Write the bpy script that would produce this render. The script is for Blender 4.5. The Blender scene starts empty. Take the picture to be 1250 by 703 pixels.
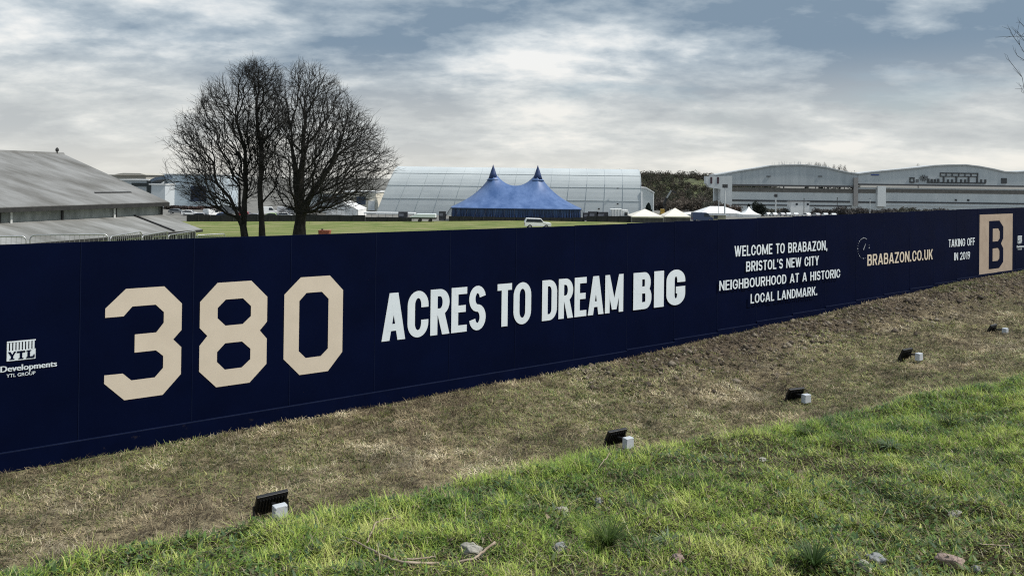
import bpy, bmesh, math, random
import numpy as np
from mathutils import Vector, Matrix

R = math.radians
random.seed(7)
rng = np.random.default_rng(11)
scene = bpy.context.scene
COL = scene.collection

# ------------------------------------------------------------------ camera
FPX, CX, CY0, CZ = 950.0, 625.0, 212.65, 3.19        # focal length and principal point in photograph pixels, eye height above the fence foot
_phi, _rho = R(-0.33), R(0.734)
_fw = np.array([0, math.cos(_phi), -math.sin(_phi)])
_up0 = np.array([0, math.sin(_phi), math.cos(_phi)])
_rt0 = np.array([1.0, 0, 0])
_rt = math.cos(_rho) * _rt0 + math.sin(_rho) * _up0
_up = -math.sin(_rho) * _rt0 + math.cos(_rho) * _up0
cam_data = bpy.data.cameras.new('camera')
cam = bpy.data.objects.new('camera', cam_data)
COL.objects.link(cam)
cam.matrix_world = Matrix(((_rt[0], _up[0], -_fw[0], 0), (_rt[1], _up[1], -_fw[1], 0), (_rt[2], _up[2], -_fw[2], CZ), (0, 0, 0, 1)))
cam_data.sensor_width = 36
cam_data.lens = 36 * FPX / 1250
cam_data.shift_y = (CY0 - 351.5) / 1250
cam_data.clip_start = 0.05
cam_data.clip_end = 12000
scene.camera = cam

# ------------------------------------------------------------------ sky and sun
SUN_AZ, SUN_EL = R(98), R(52)       # azimuth clockwise from the view direction (+Y)
world = bpy.data.worlds.new('World')
scene.world = world
world.use_nodes = True
nt = world.node_tree
N, L = nt.nodes, nt.links
N.clear()


def wn(t, **k):
    n = N.new(t)
    for a, b in k.items():
        setattr(n, a, b)
    return n


def wmath(op, a, b=None, c=None, clamp=False):
    n = wn('ShaderNodeMath', operation=op, use_clamp=clamp)
    for i, v in enumerate((a, b, c)):
        if v is None:
            continue
        if isinstance(v, (int, float)):
            n.inputs[i].default_value = v
        else:
            L.new(v, n.inputs[i])
    return n.outputs[0]


def wramp(fac, stops, interp='EASE'):
    n = wn('ShaderNodeValToRGB')
    n.color_ramp.interpolation = interp
    e = n.color_ramp.elements
    while len(e) < len(stops):
        e.new(0.5)
    for el, (p, c) in zip(e, stops):
        el.position = p
        el.color = (c[0], c[1], c[2], 1)
    L.new(fac, n.inputs[0])
    return n.outputs[0]


sky = wn('ShaderNodeTexSky', sky_type='NISHITA', sun_disc=False, sun_elevation=SUN_EL, sun_rotation=SUN_AZ)
tc = wn('ShaderNodeTexCoord')
sep = wn('ShaderNodeSeparateXYZ')
L.new(tc.outputs['Generated'], sep.inputs[0])
zc = wmath('MAXIMUM', sep.outputs[2], 0.0)
den = wmath('ADD', zc, 0.26)
pxn = wmath('DIVIDE', sep.outputs[0], den)
pyn = wmath('DIVIDE', sep.outputs[1], den)
comb = wn('ShaderNodeCombineXYZ')
L.new(pxn, comb.inputs[0])
L.new(pyn, comb.inputs[1])


def wnoise(scale, detail, rough, dist, off, sx=1.0, sy=1.0):
    m = wn('ShaderNodeMapping')
    m.inputs['Location'].default_value = off
    m.inputs['Scale'].default_value = (sx, sy, 1)
    L.new(comb.outputs[0], m.inputs[0])
    n = wn('ShaderNodeTexNoise')
    n.inputs['Scale'].default_value = scale
    n.inputs['Detail'].default_value = detail
    n.inputs['Roughness'].default_value = rough
    n.inputs['Distortion'].default_value = dist
    L.new(m.outputs[0], n.inputs['Vector'])
    return n.outputs[0]


big = wnoise(1.15, 2, 0.5, 0.3, (4.6, 0.4, 0), 0.85, 0.85)
mid = wnoise(2.9, 12, 0.56, 0.15, (7.3, 2.2, 0), 0.8, 1.0)
fine = wnoise(9.0, 10, 0.60, 0.15, (1.3, 8.2, 0), 0.85, 1.0)
dens = wmath('ADD', wmath('MULTIPLY', big, 0.38), wmath('ADD', wmath('MULTIPLY', mid, 0.46), wmath('MULTIPLY', fine, 0.16)))
cloud = wramp(dens, [(0.39, (0.86, 0.87, 0.86)), (0.435, (0.66, 0.71, 0.74)), (0.485, (0.42, 0.495, 0.56)), (0.56, (0.21, 0.29, 0.38))], 'LINEAR')
# the air near the horizon is paler and warmer
hz = wramp(zc, [(0.0, (1, 1, 1)), (0.06, (0.62, 0.62, 0.62)), (0.17, (0, 0, 0))])
hm = wn('ShaderNodeMix', data_type='RGBA', blend_type='MIX')
L.new(wmath('MULTIPLY', hz, 0.72), hm.inputs[0])
L.new(cloud, hm.inputs[6])
hm.inputs[7].default_value = (0.86, 0.825, 0.735, 1)
# overhead the cloud sheet is brighter
zb = wramp(zc, [(0.0, (1, 1, 1)), (0.25, (1, 1, 1)), (0.7, (1.5, 1.5, 1.5))], 'LINEAR')
hb = wn('ShaderNodeMix', data_type='RGBA', blend_type='MULTIPLY')
hb.inputs[0].default_value = 1
L.new(hm.outputs[2], hb.inputs[6])
L.new(zb, hb.inputs[7])
bg_cloud = wn('ShaderNodeBackground')
L.new(hb.outputs[2], bg_cloud.inputs[0])
bg_cloud.inputs[1].default_value = 1.0
bg_sky = wn('ShaderNodeBackground')
L.new(sky.outputs[0], bg_sky.inputs[0])
bg_sky.inputs[1].default_value = 0.10
gap = wnoise(0.9, 6, 0.55, 0.3, (12.4, 5.3, 0), 0.7, 1.2)
cover = wramp(gap, [(0.33, (0.62, 0.62, 0.62)), (0.43, (1, 1, 1))])
ms = wn('ShaderNodeMixShader')
L.new(cover, ms.inputs[0])
L.new(bg_sky.outputs[0], ms.inputs[1])
L.new(bg_cloud.outputs[0], ms.inputs[2])
wo = wn('ShaderNodeOutputWorld')
L.new(ms.outputs[0], wo.inputs[0])

sun_data = bpy.data.lights.new('sun', 'SUN')
sun_data.energy = 4.3
sun_data.angle = R(4)
sun_data.color = (1.0, 0.95, 0.87)
sun = bpy.data.objects.new('sun', sun_data)
COL.objects.link(sun)
_sd = Vector((math.sin(SUN_AZ) * math.cos(SUN_EL), math.cos(SUN_AZ) * math.cos(SUN_EL), math.sin(SUN_EL)))
sun.rotation_euler = _sd.to_track_quat('Z', 'Y').to_euler()
sun.location = _sd * 50

scene.view_settings.view_transform = 'Standard'
scene.view_settings.look = 'None'
scene.view_settings.exposure = 0.05
scene.view_settings.gamma = 1.0
scene.cycles.use_denoising = False
scene.cycles.filter_width = 1.15

# ------------------------------------------------------------------ helpers


def at(px, py, D):
    """world point seen at photograph pixel (px, py) at forward distance D"""
    r = (px - CX) / FPX * _rt + (CY0 - py) / FPX * _up + _fw
    p = r * (D / r[1])
    return Vector((p[0], p[1], p[2] + CZ))


TH = R(54.327)
WD = np.array([math.sin(TH), math.cos(TH)])          # along the hoarding
WN = np.array([WD[1], -WD[0]])                       # from the hoarding towards the viewer
WK = 9.85


def wall(u, v, z=0.0):
    p = WD * u + WN * (v - WK)
    return Vector((p[0], p[1], z))


def hash2(ix, iy, seed):
    h = (ix.astype(np.int64) * 374761393 + iy.astype(np.int64) * 668265263 + seed * 974634777) & 0xFFFFFFFF
    h = ((h ^ (h >> 13)) * 1274126177) & 0xFFFFFFFF
    return ((h ^ (h >> 16)) & 0xFFFF) / 65535.0


def vnoise(x, y, scale, seed=0, octaves=3):
    x = np.asarray(x, float) * scale
    y = np.asarray(y, float) * scale
    tot, amp, s = 0.0, 1.0, 0.0
    for o in range(octaves):
        ix, iy = np.floor(x), np.floor(y)
        fx, fy = x - ix, y - iy
        fx, fy = fx * fx * (3 - 2 * fx), fy * fy * (3 - 2 * fy)
        a, b = hash2(ix, iy, seed + o), hash2(ix + 1, iy, seed + o)
        c, d = hash2(ix, iy + 1, seed + o), hash2(ix + 1, iy + 1, seed + o)
        tot = tot + amp * ((a + (b - a) * fx) * (1 - fy) + (c + (d - c) * fx) * fy)
        s += amp
        amp *= 0.5
        x, y = x * 2.03 + 17.1, y * 2.03 + 5.7
    return tot / s


def sstep(t):
    t = np.clip(t, 0, 1)
    return t * t * (3 - 2 * t)


def crest(u):
    u = np.asarray(u, float)
    uu = np.clip(u, 0, 10)
    return np.minimum(5.60 + 0.04 * uu + 0.0105 * uu ** 2 + 0.22 * np.clip(u - 10, 0, None), 8.6)


def uv_of(x, y):
    return WD[0] * x + WD[1] * y, WK + WN[0] * x + WN[1] * y


def ground_z(x, y):
    x, y = np.asarray(x, float), np.asarray(y, float)
    u, v = uv_of(x, y)
    zf = np.interp(u, [-60, 0, 4.3, 9.3, 12, 15.3, 18, 22.6, 40, 90], [0, 0, 0.01, 0.066, 0.17, 0.30, 0.42, 0.60, 0.75, 0.8])
    zd = np.interp(u, [-60, 0, 2.3, 6.6, 10.3, 13.4, 16.6, 25, 60], [0.10, 0.10, 0.08, -0.09, -0.10, 0.12, 0.27, 0.5, 0.7])
    front = zf + (zd - zf) * sstep(v / 2.8)
    bump = (vnoise(x, y, 0.9, 3, 3) - 0.5) * 0.16 + (vnoise(x, y, 4.5, 9, 3) - 0.5) * 0.11 + (vnoise(x, y, 13, 19, 2) - 0.5) * 0.045
    # earth heaped against the fence from the middle onwards
    heap = np.exp(-((v - 0.75) / 0.6) ** 2) * sstep((u - 8.6) / 1.5) * (0.5 + vnoise(x, y, 1.6, 33, 2)) * 0.11
    front = front + heap + bump * np.clip(v / 0.8, 0.25, 1) * np.where(v > 0, 1, 0)
    vc = crest(u)
    zc_ = np.interp(u, [-5, 0, 2.5, 5, 8, 12], [1.34, 1.33, 1.28, 1.235, 1.32, 1.36]) + 0.07 * np.clip(v - vc, 0, 6) + (vnoise(x, y, 1.1, 41, 3) - 0.5) * 0.12 + (vnoise(x, y, 6.5, 47, 2) - 0.5) * 0.085 + (vnoise(u, 0 * u, 0.5, 53, 2) - 0.5) * 0.05
    t = np.clip((vc - v) / (vc - 3.05), 0, 1)
    z = front + (zc_ - front) * (1 - t) ** 1.55
    zb = np.interp(y, [-50, 0, 12, 20, 25, 30, 65, 100, 133, 170, 230, 350, 600, 9000], [0, 0, 0.15, 0.3, 0.12, -0.2, -2.0, -4.2, -5.4, -6.0, -7.9, -11.3, -14, -14])
    zb = zb + 0.016 * np.clip(x, -70, 0) * sstep((y - 70) / 80) * sstep((230 - y) / 50)
    zb = zb + (vnoise(x, y, 0.06, 61, 2) - 0.5) * 0.25 * np.clip((y - 40) / 40, 0, 1)
    w = sstep((v + 3.0) / 2.6)
    far = sstep((np.hypot(x, y) - 60) / 60)
    zfin = np.where(v < -0.02, zb * (1 - w) + zf * w, z)
    return np.where(v > 0, zfin * (1 - far) + np.where(y > 0, zb, 0.8) * far, zfin)


def gz(x, y):
    return float(ground_z(np.array([x]), np.array([y]))[0])


def on_ground(px, py, dmax=60):
    D = np.linspace(1.5, dmax, 6000)
    r = (px - CX) / FPX * _rt + (CY0 - py) / FPX * _up + _fw
    P = r[None, :] * (D / r[1])[:, None]
    h = P[:, 2] + CZ - ground_z(P[:, 0], P[:, 1])
    i = int(np.argmax(h < 0))
    return Vector((P[i, 0], P[i, 1], P[i, 2] + CZ))


class MB:
    """collects geometry in world (or local) coordinates and links it as one mesh object"""

    def __init__(s):
        s.v, s.f = [], []

    def add(s, vs, fs):
        o = len(s.v)
        s.v += [tuple(p) for p in vs]
        s.f += [tuple(i + o for i in f) for f in fs]

    def box(s, c, sx, sy, sz, rz=0.0, M=None):
        vs = [Vector((x * sx / 2, y * sy / 2, z * sz / 2)) for z in (-1, 1) for y in (-1, 1) for x in (-1, 1)]
        m = M if M is not None else Matrix.Rotation(rz, 3, 'Z')
        s.add([m @ p + Vector(c) for p in vs], [(0, 2, 3, 1), (4, 5, 7, 6), (0, 1, 5, 4), (2, 6, 7, 3), (0, 4, 6, 2), (1, 3, 7, 5)])

    def bar(s, a, b, w, h):
        a, b = Vector(a), Vector(b)
        d = (b - a).normalized()
        up = Vector((0, 0, 1)) if abs(d.z) < 0.95 else Vector((1, 0, 0))
        r = d.cross(up).normalized()
        q = r.cross(d)
        o = [r * (i * w / 2) + q * (j * h / 2) for i, j in ((-1, -1), (1, -1), (1, 1), (-1, 1))]
        s.add([a + k for k in o] + [b + k for k in o], [(3, 2, 1, 0), (4, 5, 6, 7)] + [(i, (i + 1) % 4, (i + 1) % 4 + 4, i + 4) for i in range(4)])

    def tube(s, pts, r, n=8, cap=True):
        pts = [Vector(p) for p in pts]
        rs = r if isinstance(r, (list, tuple)) else [r] * len(pts)
        o = len(s.v)
        for i, p in enumerate(pts):
            d = (pts[min(i + 1, len(pts) - 1)] - pts[max(i - 1, 0)]).normalized()
            up = Vector((0, 0, 1)) if abs(d.z) < 0.9 else Vector((1, 0, 0))
            a = d.cross(up).normalized()
            b = a.cross(d)
            for k in range(n):
                t = 2 * math.pi * k / n
                s.v.append(tuple(p + (a * math.cos(t) + b * math.sin(t)) * rs[i]))
        for i in range(len(pts) - 1):
            for k in range(n):
                k2 = (k + 1) % n
                s.f.append((o + i * n + k, o + i * n + k2, o + (i + 1) * n + k2, o + (i + 1) * n + k))
        if cap:
            s.f.append(tuple(o + k for k in range(n))[::-1])
            s.f.append(tuple(o + (len(pts) - 1) * n + k for k in range(n)))

    def prism(s, poly, d):
        """polygon (list of 3-D points) pushed along d"""
        n = len(poly)
        d = Vector(d)
        s.add([Vector(p) for p in poly] + [Vector(p) + d for p in poly], [tuple(range(n))[::-1], tuple(range(n, 2 * n))] + [(i, (i + 1) % n, n + (i + 1) % n, n + i) for i in range(n)])

    def quad(s, a, b, c, d):
        s.add([a, b, c, d], [(0, 1, 2, 3)])

    def build(s, name, mat, parent=None, smooth=False, bevel=0.0, local=False):
        me = bpy.data.meshes.new(name)
        off = Vector((0, 0, 0)) if (parent is None or local) else parent_loc(parent)
        me.from_pydata([(p[0] - off.x, p[1] - off.y, p[2] - off.z) for p in s.v], [], s.f)
        me.materials.append(mat)
        bm = bmesh.new()
        bm.from_mesh(me)
        bmesh.ops.recalc_face_normals(bm, faces=bm.faces)
        bm.to_mesh(me)
        bm.free()
        if smooth:
            for p in me.polygons:
                p.use_smooth = True
        o = bpy.data.objects.new(name, me)
        COL.objects.link(o)
        if parent is not None:
            o.parent = parent
        if bevel:
            b = o.modifiers.new('edge', 'BEVEL')
            b.width = bevel
            b.segments = 2
            b.limit_method = 'ANGLE'
        return o


def parent_loc(o):
    p = Vector((0, 0, 0))
    while o is not None:
        p = p + o.location
        o = o.parent
    return p


def tag(o, label=None, cat=None, group=None, kind=None):
    for k, val in (('label', label), ('category', cat), ('group', group), ('kind', kind)):
        if val:
            o[k] = val
    return o


def thing(name, label, cat, loc=(0, 0, 0), group=None):
    o = bpy.data.objects.new(name, None)
    o.empty_display_size = 0.2
    COL.objects.link(o)
    o.location = loc
    return tag(o, label, cat, group)


def copy_tree(o, parent=None):
    c = o.copy()
    COL.objects.link(c)
    if parent is not None:
        c.parent = parent
    for ch in list(o.children):
        copy_tree(ch, c)
    return c


MATS = {}


def mat(name, c1, c2=None, rough=0.7, scale=4.0, bump=0.0, bscale=None, stretch=None, metal=0.0, detail=6, rot=0.0, spec=0.4, lo=0.35, hi=0.65):
    """two-tone procedural surface: colour drifts between c1 and c2 with noise, optional bump"""
    if name in MATS:
        return MATS[name]
    m = bpy.data.materials.new(name)
    m.use_nodes = True
    t = m.node_tree
    b = t.nodes['Principled BSDF']
    b.inputs['Roughness'].default_value = rough
    b.inputs['Metallic'].default_value = metal
    b.inputs['Specular IOR Level'].default_value = spec
    co = t.nodes.new('ShaderNodeTexCoord')
    mp = t.nodes.new('ShaderNodeMapping')
    t.links.new(co.outputs['Object'], mp.inputs[0])
    mp.inputs['Rotation'].default_value = (0, 0, rot)
    if stretch:
        mp.inputs['Scale'].default_value = stretch
    n = t.nodes.new('ShaderNodeTexNoise')
    n.inputs['Scale'].default_value = scale
    n.inputs['Detail'].default_value = detail
    n.inputs['Roughness'].default_value = 0.6
    t.links.new(mp.outputs[0], n.inputs['Vector'])
    rp = t.nodes.new('ShaderNodeValToRGB')
    rp.color_ramp.elements[0].position = lo
    rp.color_ramp.elements[1].position = hi
    rp.color_ramp.elements[0].color = (*c1, 1)
    rp.color_ramp.elements[1].color = (*(c2 or [x * 1.25 for x in c1]), 1)
    t.links.new(n.outputs[0], rp.inputs[0])
    t.links.new(rp.outputs[0], b.inputs['Base Color'])
    if bump:
        n2 = t.nodes.new('ShaderNodeTexNoise')
        n2.inputs['Scale'].default_value = bscale or scale * 4
        n2.inputs['Detail'].default_value = 4
        t.links.new(mp.outputs[0], n2.inputs['Vector'])
        bp = t.nodes.new('ShaderNodeBump')
        bp.inputs['Strength'].default_value = bump
        bp.inputs['Distance'].default_value = 0.02
        t.links.new(n2.outputs[0], bp.inputs['Height'])
        t.links.new(bp.outputs[0], b.inputs['Normal'])
    MATS[name] = m
    return m


def leaf_mat(name, transl=0.3, rough=0.6):
    """colour per blade / leaf from the mesh's own attribute"""
    m = bpy.data.materials.new(name)
    m.use_nodes = True
    t = m.node_tree
    b = t.nodes['Principled BSDF']
    b.inputs['Roughness'].default_value = rough
    b.inputs['Specular IOR Level'].default_value = 0.25
    a = t.nodes.new('ShaderNodeAttribute')
    a.attribute_name = 'Col'
    t.links.new(a.outputs['Color'], b.inputs['Base Color'])
    tr = t.nodes.new('ShaderNodeBsdfTranslucent')
    t.links.new(a.outputs['Color'], tr.inputs['Color'])
    mx = t.nodes.new('ShaderNodeMixShader')
    mx.inputs[0].default_value = transl
    t.links.new(b.outputs[0], mx.inputs[1])
    t.links.new(tr.outputs[0], mx.inputs[2])
    t.links.new(mx.outputs[0], t.nodes['Material Output'].inputs[0])
    return m


def array_mesh(name, verts, quads, tris, mat_, cols=None, smooth=False):
    me = bpy.data.meshes.new(name)
    nq, ntr = len(quads), len(tris)
    me.vertices.add(len(verts))
    me.vertices.foreach_set('co', np.asarray(verts, np.float32).ravel())
    loops = np.concatenate([np.asarray(quads, np.int32).ravel(), np.asarray(tris, np.int32).ravel()]).astype(np.int32)
    me.loops.add(len(loops))
    me.loops.foreach_set('vertex_index', loops)
    me.polygons.add(nq + ntr)
    ls = np.concatenate([np.arange(nq) * 4, nq * 4 + np.arange(ntr) * 3]).astype(np.int32)
    me.polygons.foreach_set('loop_start', ls)
    me.update(calc_edges=True)
    if cols is not None:
        at_ = me.color_attributes.new('Col', 'FLOAT_COLOR', 'POINT')
        c4 = np.ones((len(verts), 4), np.float32)
        c4[:, :3] = cols
        at_.data.foreach_set('color', c4.ravel())
    if smooth:
        me.polygons.foreach_set('use_smooth', np.ones(nq + ntr, bool))
    me.materials.append(mat_)
    o = bpy.data.objects.new(name, me)
    COL.objects.link(o)
    return o


# ------------------------------------------------------------------ ground: one sheet, fine by the fence and coarse far away
def lines(lo, hi, step, far_lo, far_hi):
    a = list(np.arange(lo, hi + 1e-6, step))
    s, x = step, hi
    while x < far_hi:
        s = min(s * 1.25, 60)
        x += s
        a.append(x)
    s, x, b = step, lo, []
    while x > far_lo:
        s = min(s * 1.25, 60)
        x -= s
        b.append(x)
    return np.array(b[::-1] + a)


gu = lines(-3.0, 30.0, 0.055, -3500, 6500)
gv = lines(-0.3, 10.2, 0.05, -7000, 800)
GU, GV = np.meshgrid(gu, gv, indexing='ij')
GX = WD[0] * GU + WN[0] * (GV - WK)
GY = WD[1] * GU + WN[1] * (GV - WK)
GZ = ground_z(GX, GY)
nu, nv = GU.shape
idx = np.arange(nu * nv).reshape(nu, nv)
q = np.stack([idx[:-1, :-1], idx[1:, :-1], idx[1:, 1:], idx[:-1, 1:]], -1).reshape(-1, 4)
zone = np.zeros((nu * nv, 3))
fu, fv = GU.ravel(), GV.ravel()
zone[:, 0] = sstep((fv - crest(fu) + 0.30) / 0.35)                 # the grassed bank
zone[:, 1] = (fv < 0)                                              # airfield side
dirt = np.exp(-((fv - 0.6) / 0.8) ** 2) * sstep((fu - 8) / 2) + sstep((fu - 19) / 5) * sstep((2.6 - fv) / 1.6) * 0.9
zone[:, 2] = np.clip(dirt, 0, 1) * (fv > 0)

gm = bpy.data.materials.new('ground')
gm.use_nodes = True
t = gm.node_tree
gb = t.nodes['Principled BSDF']
gb.inputs['Roughness'].default_value = 0.95
gb.inputs['Specular IOR Level'].default_value = 0.15


def gnode(ty, **k):
    n = t.nodes.new(ty)
    for a, b in k.items():
        setattr(n, a, b)
    return n


def gnoise(scale, detail=6, rough=0.6):
    n = gnode('ShaderNodeTexNoise')
    n.inputs['Scale'].default_value = scale
    n.inputs['Detail'].default_value = detail
    n.inputs['Roughness'].default_value = rough
    t.links.new(geo.outputs['Position'], n.inputs['Vector'])
    return n.outputs[0]


def gramp(fac, stops):
    n = gnode('ShaderNodeValToRGB')
    e = n.color_ramp.elements
    while len(e) < len(stops):
        e.new(0.5)
    for el, (p, c) in zip(e, stops):
        el.position = p
        el.color = (*c, 1)
    t.links.new(fac, n.inputs[0])
    return n.outputs[0]


def gmix(fac, a, b):
    n = gnode('ShaderNodeMix', data_type='RGBA')
    t.links.new(fac, n.inputs[0])
    t.links.new(a, n.inputs[6])
    t.links.new(b, n.inputs[7])
    return n.outputs[2]


geo = gnode('ShaderNodeNewGeometry')
za = gnode('ShaderNodeAttribute', attribute_name='Col')
zs = gnode('ShaderNodeSeparateColor')
t.links.new(za.outputs['Color'], zs.inputs[0])
straw = gramp(gnoise(9, 8), [(0.32, (0.07, 0.055, 0.038)), (0.47, (0.17, 0.14, 0.09)), (0.60, (0.26, 0.225, 0.14)), (0.72, (0.17, 0.17, 0.075))])
soil = gramp(gnoise(14, 8), [(0.3, (0.045, 0.036, 0.027)), (0.55, (0.12, 0.093, 0.067)), (0.72, (0.21, 0.17, 0.125))])
bankc = gramp(gnoise(7, 7), [(0.34, (0.035, 0.027, 0.018)), (0.5, (0.05, 0.046, 0.02)), (0.66, (0.045, 0.058, 0.018))])
field_g = gramp(gnoise(0.16, 9, 0.68), [(0.34, (0.085, 0.12, 0.034)), (0.48, (0.14, 0.17, 0.05)), (0.58, (0.20, 0.20, 0.085)), (0.68, (0.26, 0.225, 0.14))])
apron = gramp(gnoise(0.2, 6), [(0.3, (0.10, 0.10, 0.095)), (0.6, (0.19, 0.185, 0.17))])
sy = gnode('ShaderNodeSeparateXYZ')
t.links.new(geo.outputs['Position'], sy.inputs[0])
mr = gnode('ShaderNodeMapRange')
mr.inputs[1].default_value = 171
mr.inputs[2].default_value = 173
t.links.new(sy.outputs[1], mr.inputs[0])
airfield = gmix(mr.outputs[0], field_g, apron)
near = gmix(zs.outputs[0], gmix(zs.outputs[2], straw, soil), bankc)
t.links.new(gmix(zs.outputs[1], near, airfield), gb.inputs['Base Color'])
bp = gnode('ShaderNodeBump')
bp.inputs['Strength'].default_value = 0.9
bp.inputs['Distance'].default_value = 0.03
t.links.new(gnoise(40, 5), bp.inputs['Height'])
t.links.new(bp.outputs[0], gb.inputs['Normal'])
ground = array_mesh('ground', np.stack([GX.ravel(), GY.ravel(), GZ.ravel()], -1), q, np.zeros((0, 3), int), gm, zone, smooth=True)
tag(ground, kind='structure')

# ------------------------------------------------------------------ hoarding
navy = mat('navy_print', (0.0007, 0.0026, 0.0155), (0.0011, 0.0036, 0.021), rough=0.6, scale=1.3, spec=0.045)
navy_kick = mat('navy_kickboard', (0.0007, 0.0027, 0.0165), (0.0011, 0.0037, 0.022), rough=0.6, scale=3, spec=0.05)
cream = mat('cream_print', (0.56, 0.49, 0.395), (0.61, 0.535, 0.435), rough=0.6, scale=2.5, spec=0.2)
cream_dim = mat('tan_print', (0.335, 0.265, 0.21), (0.39, 0.315, 0.25), rough=0.6, scale=4, spec=0.2)
white_print = mat('white_print', (0.62, 0.685, 0.73), (0.68, 0.74, 0.78), rough=0.6, scale=2, spec=0.2)
timber = mat('timber', (0.16, 0.11, 0.06), (0.26, 0.19, 0.11), rough=0.8, scale=6, stretch=(1, 1, 8))

hoard = thing('hoarding', 'long navy blue site hoarding printed with cream numerals and white slogan', 'hoarding', wall(0, 0, 0))


def top_z(u):
    return float(np.interp(u, [-20, 8.0, 16, 22, 60], [2.424, 2.420, 2.478, 2.525, 2.56]))


mb, kb, rb, kl = MB(), MB(), MB(), MB()
rzw = math.atan2(WD[1], WD[0])
k = -6
while True:
    u0 = -0.03 + 1.2 * k
    if u0 > 60:
        break
    zt = top_z(u0 + 0.6)
    zb_ = gz(*wall(u0 + 0.6, 0.3)[:2]) - 0.45
    jit = random.uniform(-0.001, 0.001)
    mb.box(wall(u0 + 0.6, -0.010 + jit, (zt + zb_) / 2), 1.1985, 0.018, zt - zb_, rzw)
    kz = 0.215 + max(0.0, zt - 2.43) * 0.9 + float(np.interp(u0, [9, 12, 15.3, 22.6, 40], [0, 0.1, 0.21, 0.42, 0.5]))
    kl.box(wall(u0 + 0.6, 0.010 + jit, kz - 0.001), 1.1995, 0.016, 0.012, rzw)
    kb.box(wall(u0 + 0.6, 0.009 + jit, (kz - 0.008 + zb_) / 2), 1.1995, 0.016, kz - 0.008 - zb_, rzw)
    rb.box(wall(u0, -0.075, (zt + zb_) / 2 - 0.06), 0.07, 0.10, zt - zb_ - 0.1, rzw)
    k += 1
mb.build('boarding', navy, hoard)
sm = MB()
for k in range(-6, 50):
    u0 = -0.03 + 1.2 * k
    sm.box(wall(u0, 0.0005, (top_z(u0) + 0.1) / 2), 0.009, 0.003, top_z(u0) - 0.1, rzw)
sm.build('seam', mat('joint_strip', (0.0018, 0.005, 0.023), (0.0028, 0.0068, 0.028), rough=0.6, spec=0.1), hoard)
kmt = navy_kick.node_tree
knoise = kmt.nodes.new('ShaderNodeTexNoise')
knoise.inputs['Scale'].default_value = 5
knoise.inputs['Detail'].default_value = 10
knoise.inputs['Roughness'].default_value = 0.7
krp = kmt.nodes.new('ShaderNodeValToRGB')
krp.color_ramp.elements[0].position = 0.62
krp.color_ramp.elements[1].position = 0.78
krp.color_ramp.elements[1].color = (0.75, 0.75, 0.75, 1)
kmx = kmt.nodes.new('ShaderNodeMix')
kmx.data_type = 'RGBA'
kold = kmt.nodes['Principled BSDF'].inputs['Base Color'].links[0].from_socket
kgeo = kmt.nodes.new('ShaderNodeNewGeometry')
kmt.links.new(kgeo.outputs['Position'], knoise.inputs['Vector'])
kmt.links.new(knoise.outputs[0], krp.inputs[0])
kmt.links.new(krp.outputs[0], kmx.inputs[0])
kmt.links.new(kold, kmx.inputs[6])
kmx.inputs[7].default_value = (0.075, 0.06, 0.045, 1)
kmt.links.new(kmx.outputs[2], kmt.nodes['Principled BSDF'].inputs['Base Color'])
kbo = kb.build('kickboard', navy_kick, hoard)
kl.build('top_edge', mat('kick_edge_lit', (0.005, 0.010, 0.034), (0.009, 0.015, 0.045), rough=0.5, spec=0.2), kbo)  # lighter colour paints the light caught along the kickboard top
for zz in (0.45, 1.25, 2.2):
    for k in range(-2, 16):
        rb.box(wall(4 * k + 1.4, -0.040, zz), 3.99, 0.034, 0.09, rzw)
rb.build('framing', timber, hoard)


def wp(x, y, off):
    return wall(x, off, y)


def print_polys(name, pieces, matr, off=0.004, parent=hoard):
    """pieces: list of faces lists in wall coordinates; every piece is a sheet a hair above the last"""
    m = MB()
    for i, faces in enumerate(pieces):
        for f in faces:
            m.add([wp(x, y, off + 0.0004 * i) for x, y in f], [tuple(range(len(f)))])
    return m.build(name, matr, parent)


def ring(outer, inner):
    n = len(outer)
    return [[outer[i], outer[(i + 1) % n], inner[(i + 1) % n], inner[i]] for i in range(n)]


def ell(cx, cy, rx, ry, a0, a1, n=14):
    return [(cx + rx * math.cos(R(a0 + (a1 - a0) * i / n)), cy + ry * math.sin(R(a0 + (a1 - a0) * i / n))) for i in range(n + 1)]


def strip(a, b):
    return [[a[i], a[i + 1], b[i + 1], b[i]] for i in range(len(a) - 1)]


def rect(x0, y0, x1, y1):
    return [[(x0, y0), (x1, y0), (x1, y1), (x0, y1)]]


def diag(xb, xt, y0, y1, w):
    return [[(xb, y0), (xb + w, y0), (xt + w, y1), (xt, y1)]]


def ribbon(pts, w0):
    a, b = [], []
    for i, p in enumerate(pts):
        q0, q1 = pts[max(i - 1, 0)], pts[min(i + 1, len(pts) - 1)]
        dx, dy = q1[0] - q0[0], q1[1] - q0[1]
        l = math.hypot(dx, dy) or 1
        nx, ny = -dy / l, dx / l
        a.append((p[0] + nx * w0 / 2, p[1] + ny * w0 / 2))
        b.append((p[0] - nx * w0 / 2, p[1] - ny * w0 / 2))
    return strip(a, b)


WIDTH = dict(I=0.2, M=0.72, W=0.80, T=0.46, L=0.42, E=0.44, F=0.42, S=0.50, Y=0.54, A=0.60, O=0.58, C=0.55, G=0.58, N=0.56, K=0.54)


ROUND = 0.60


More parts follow.
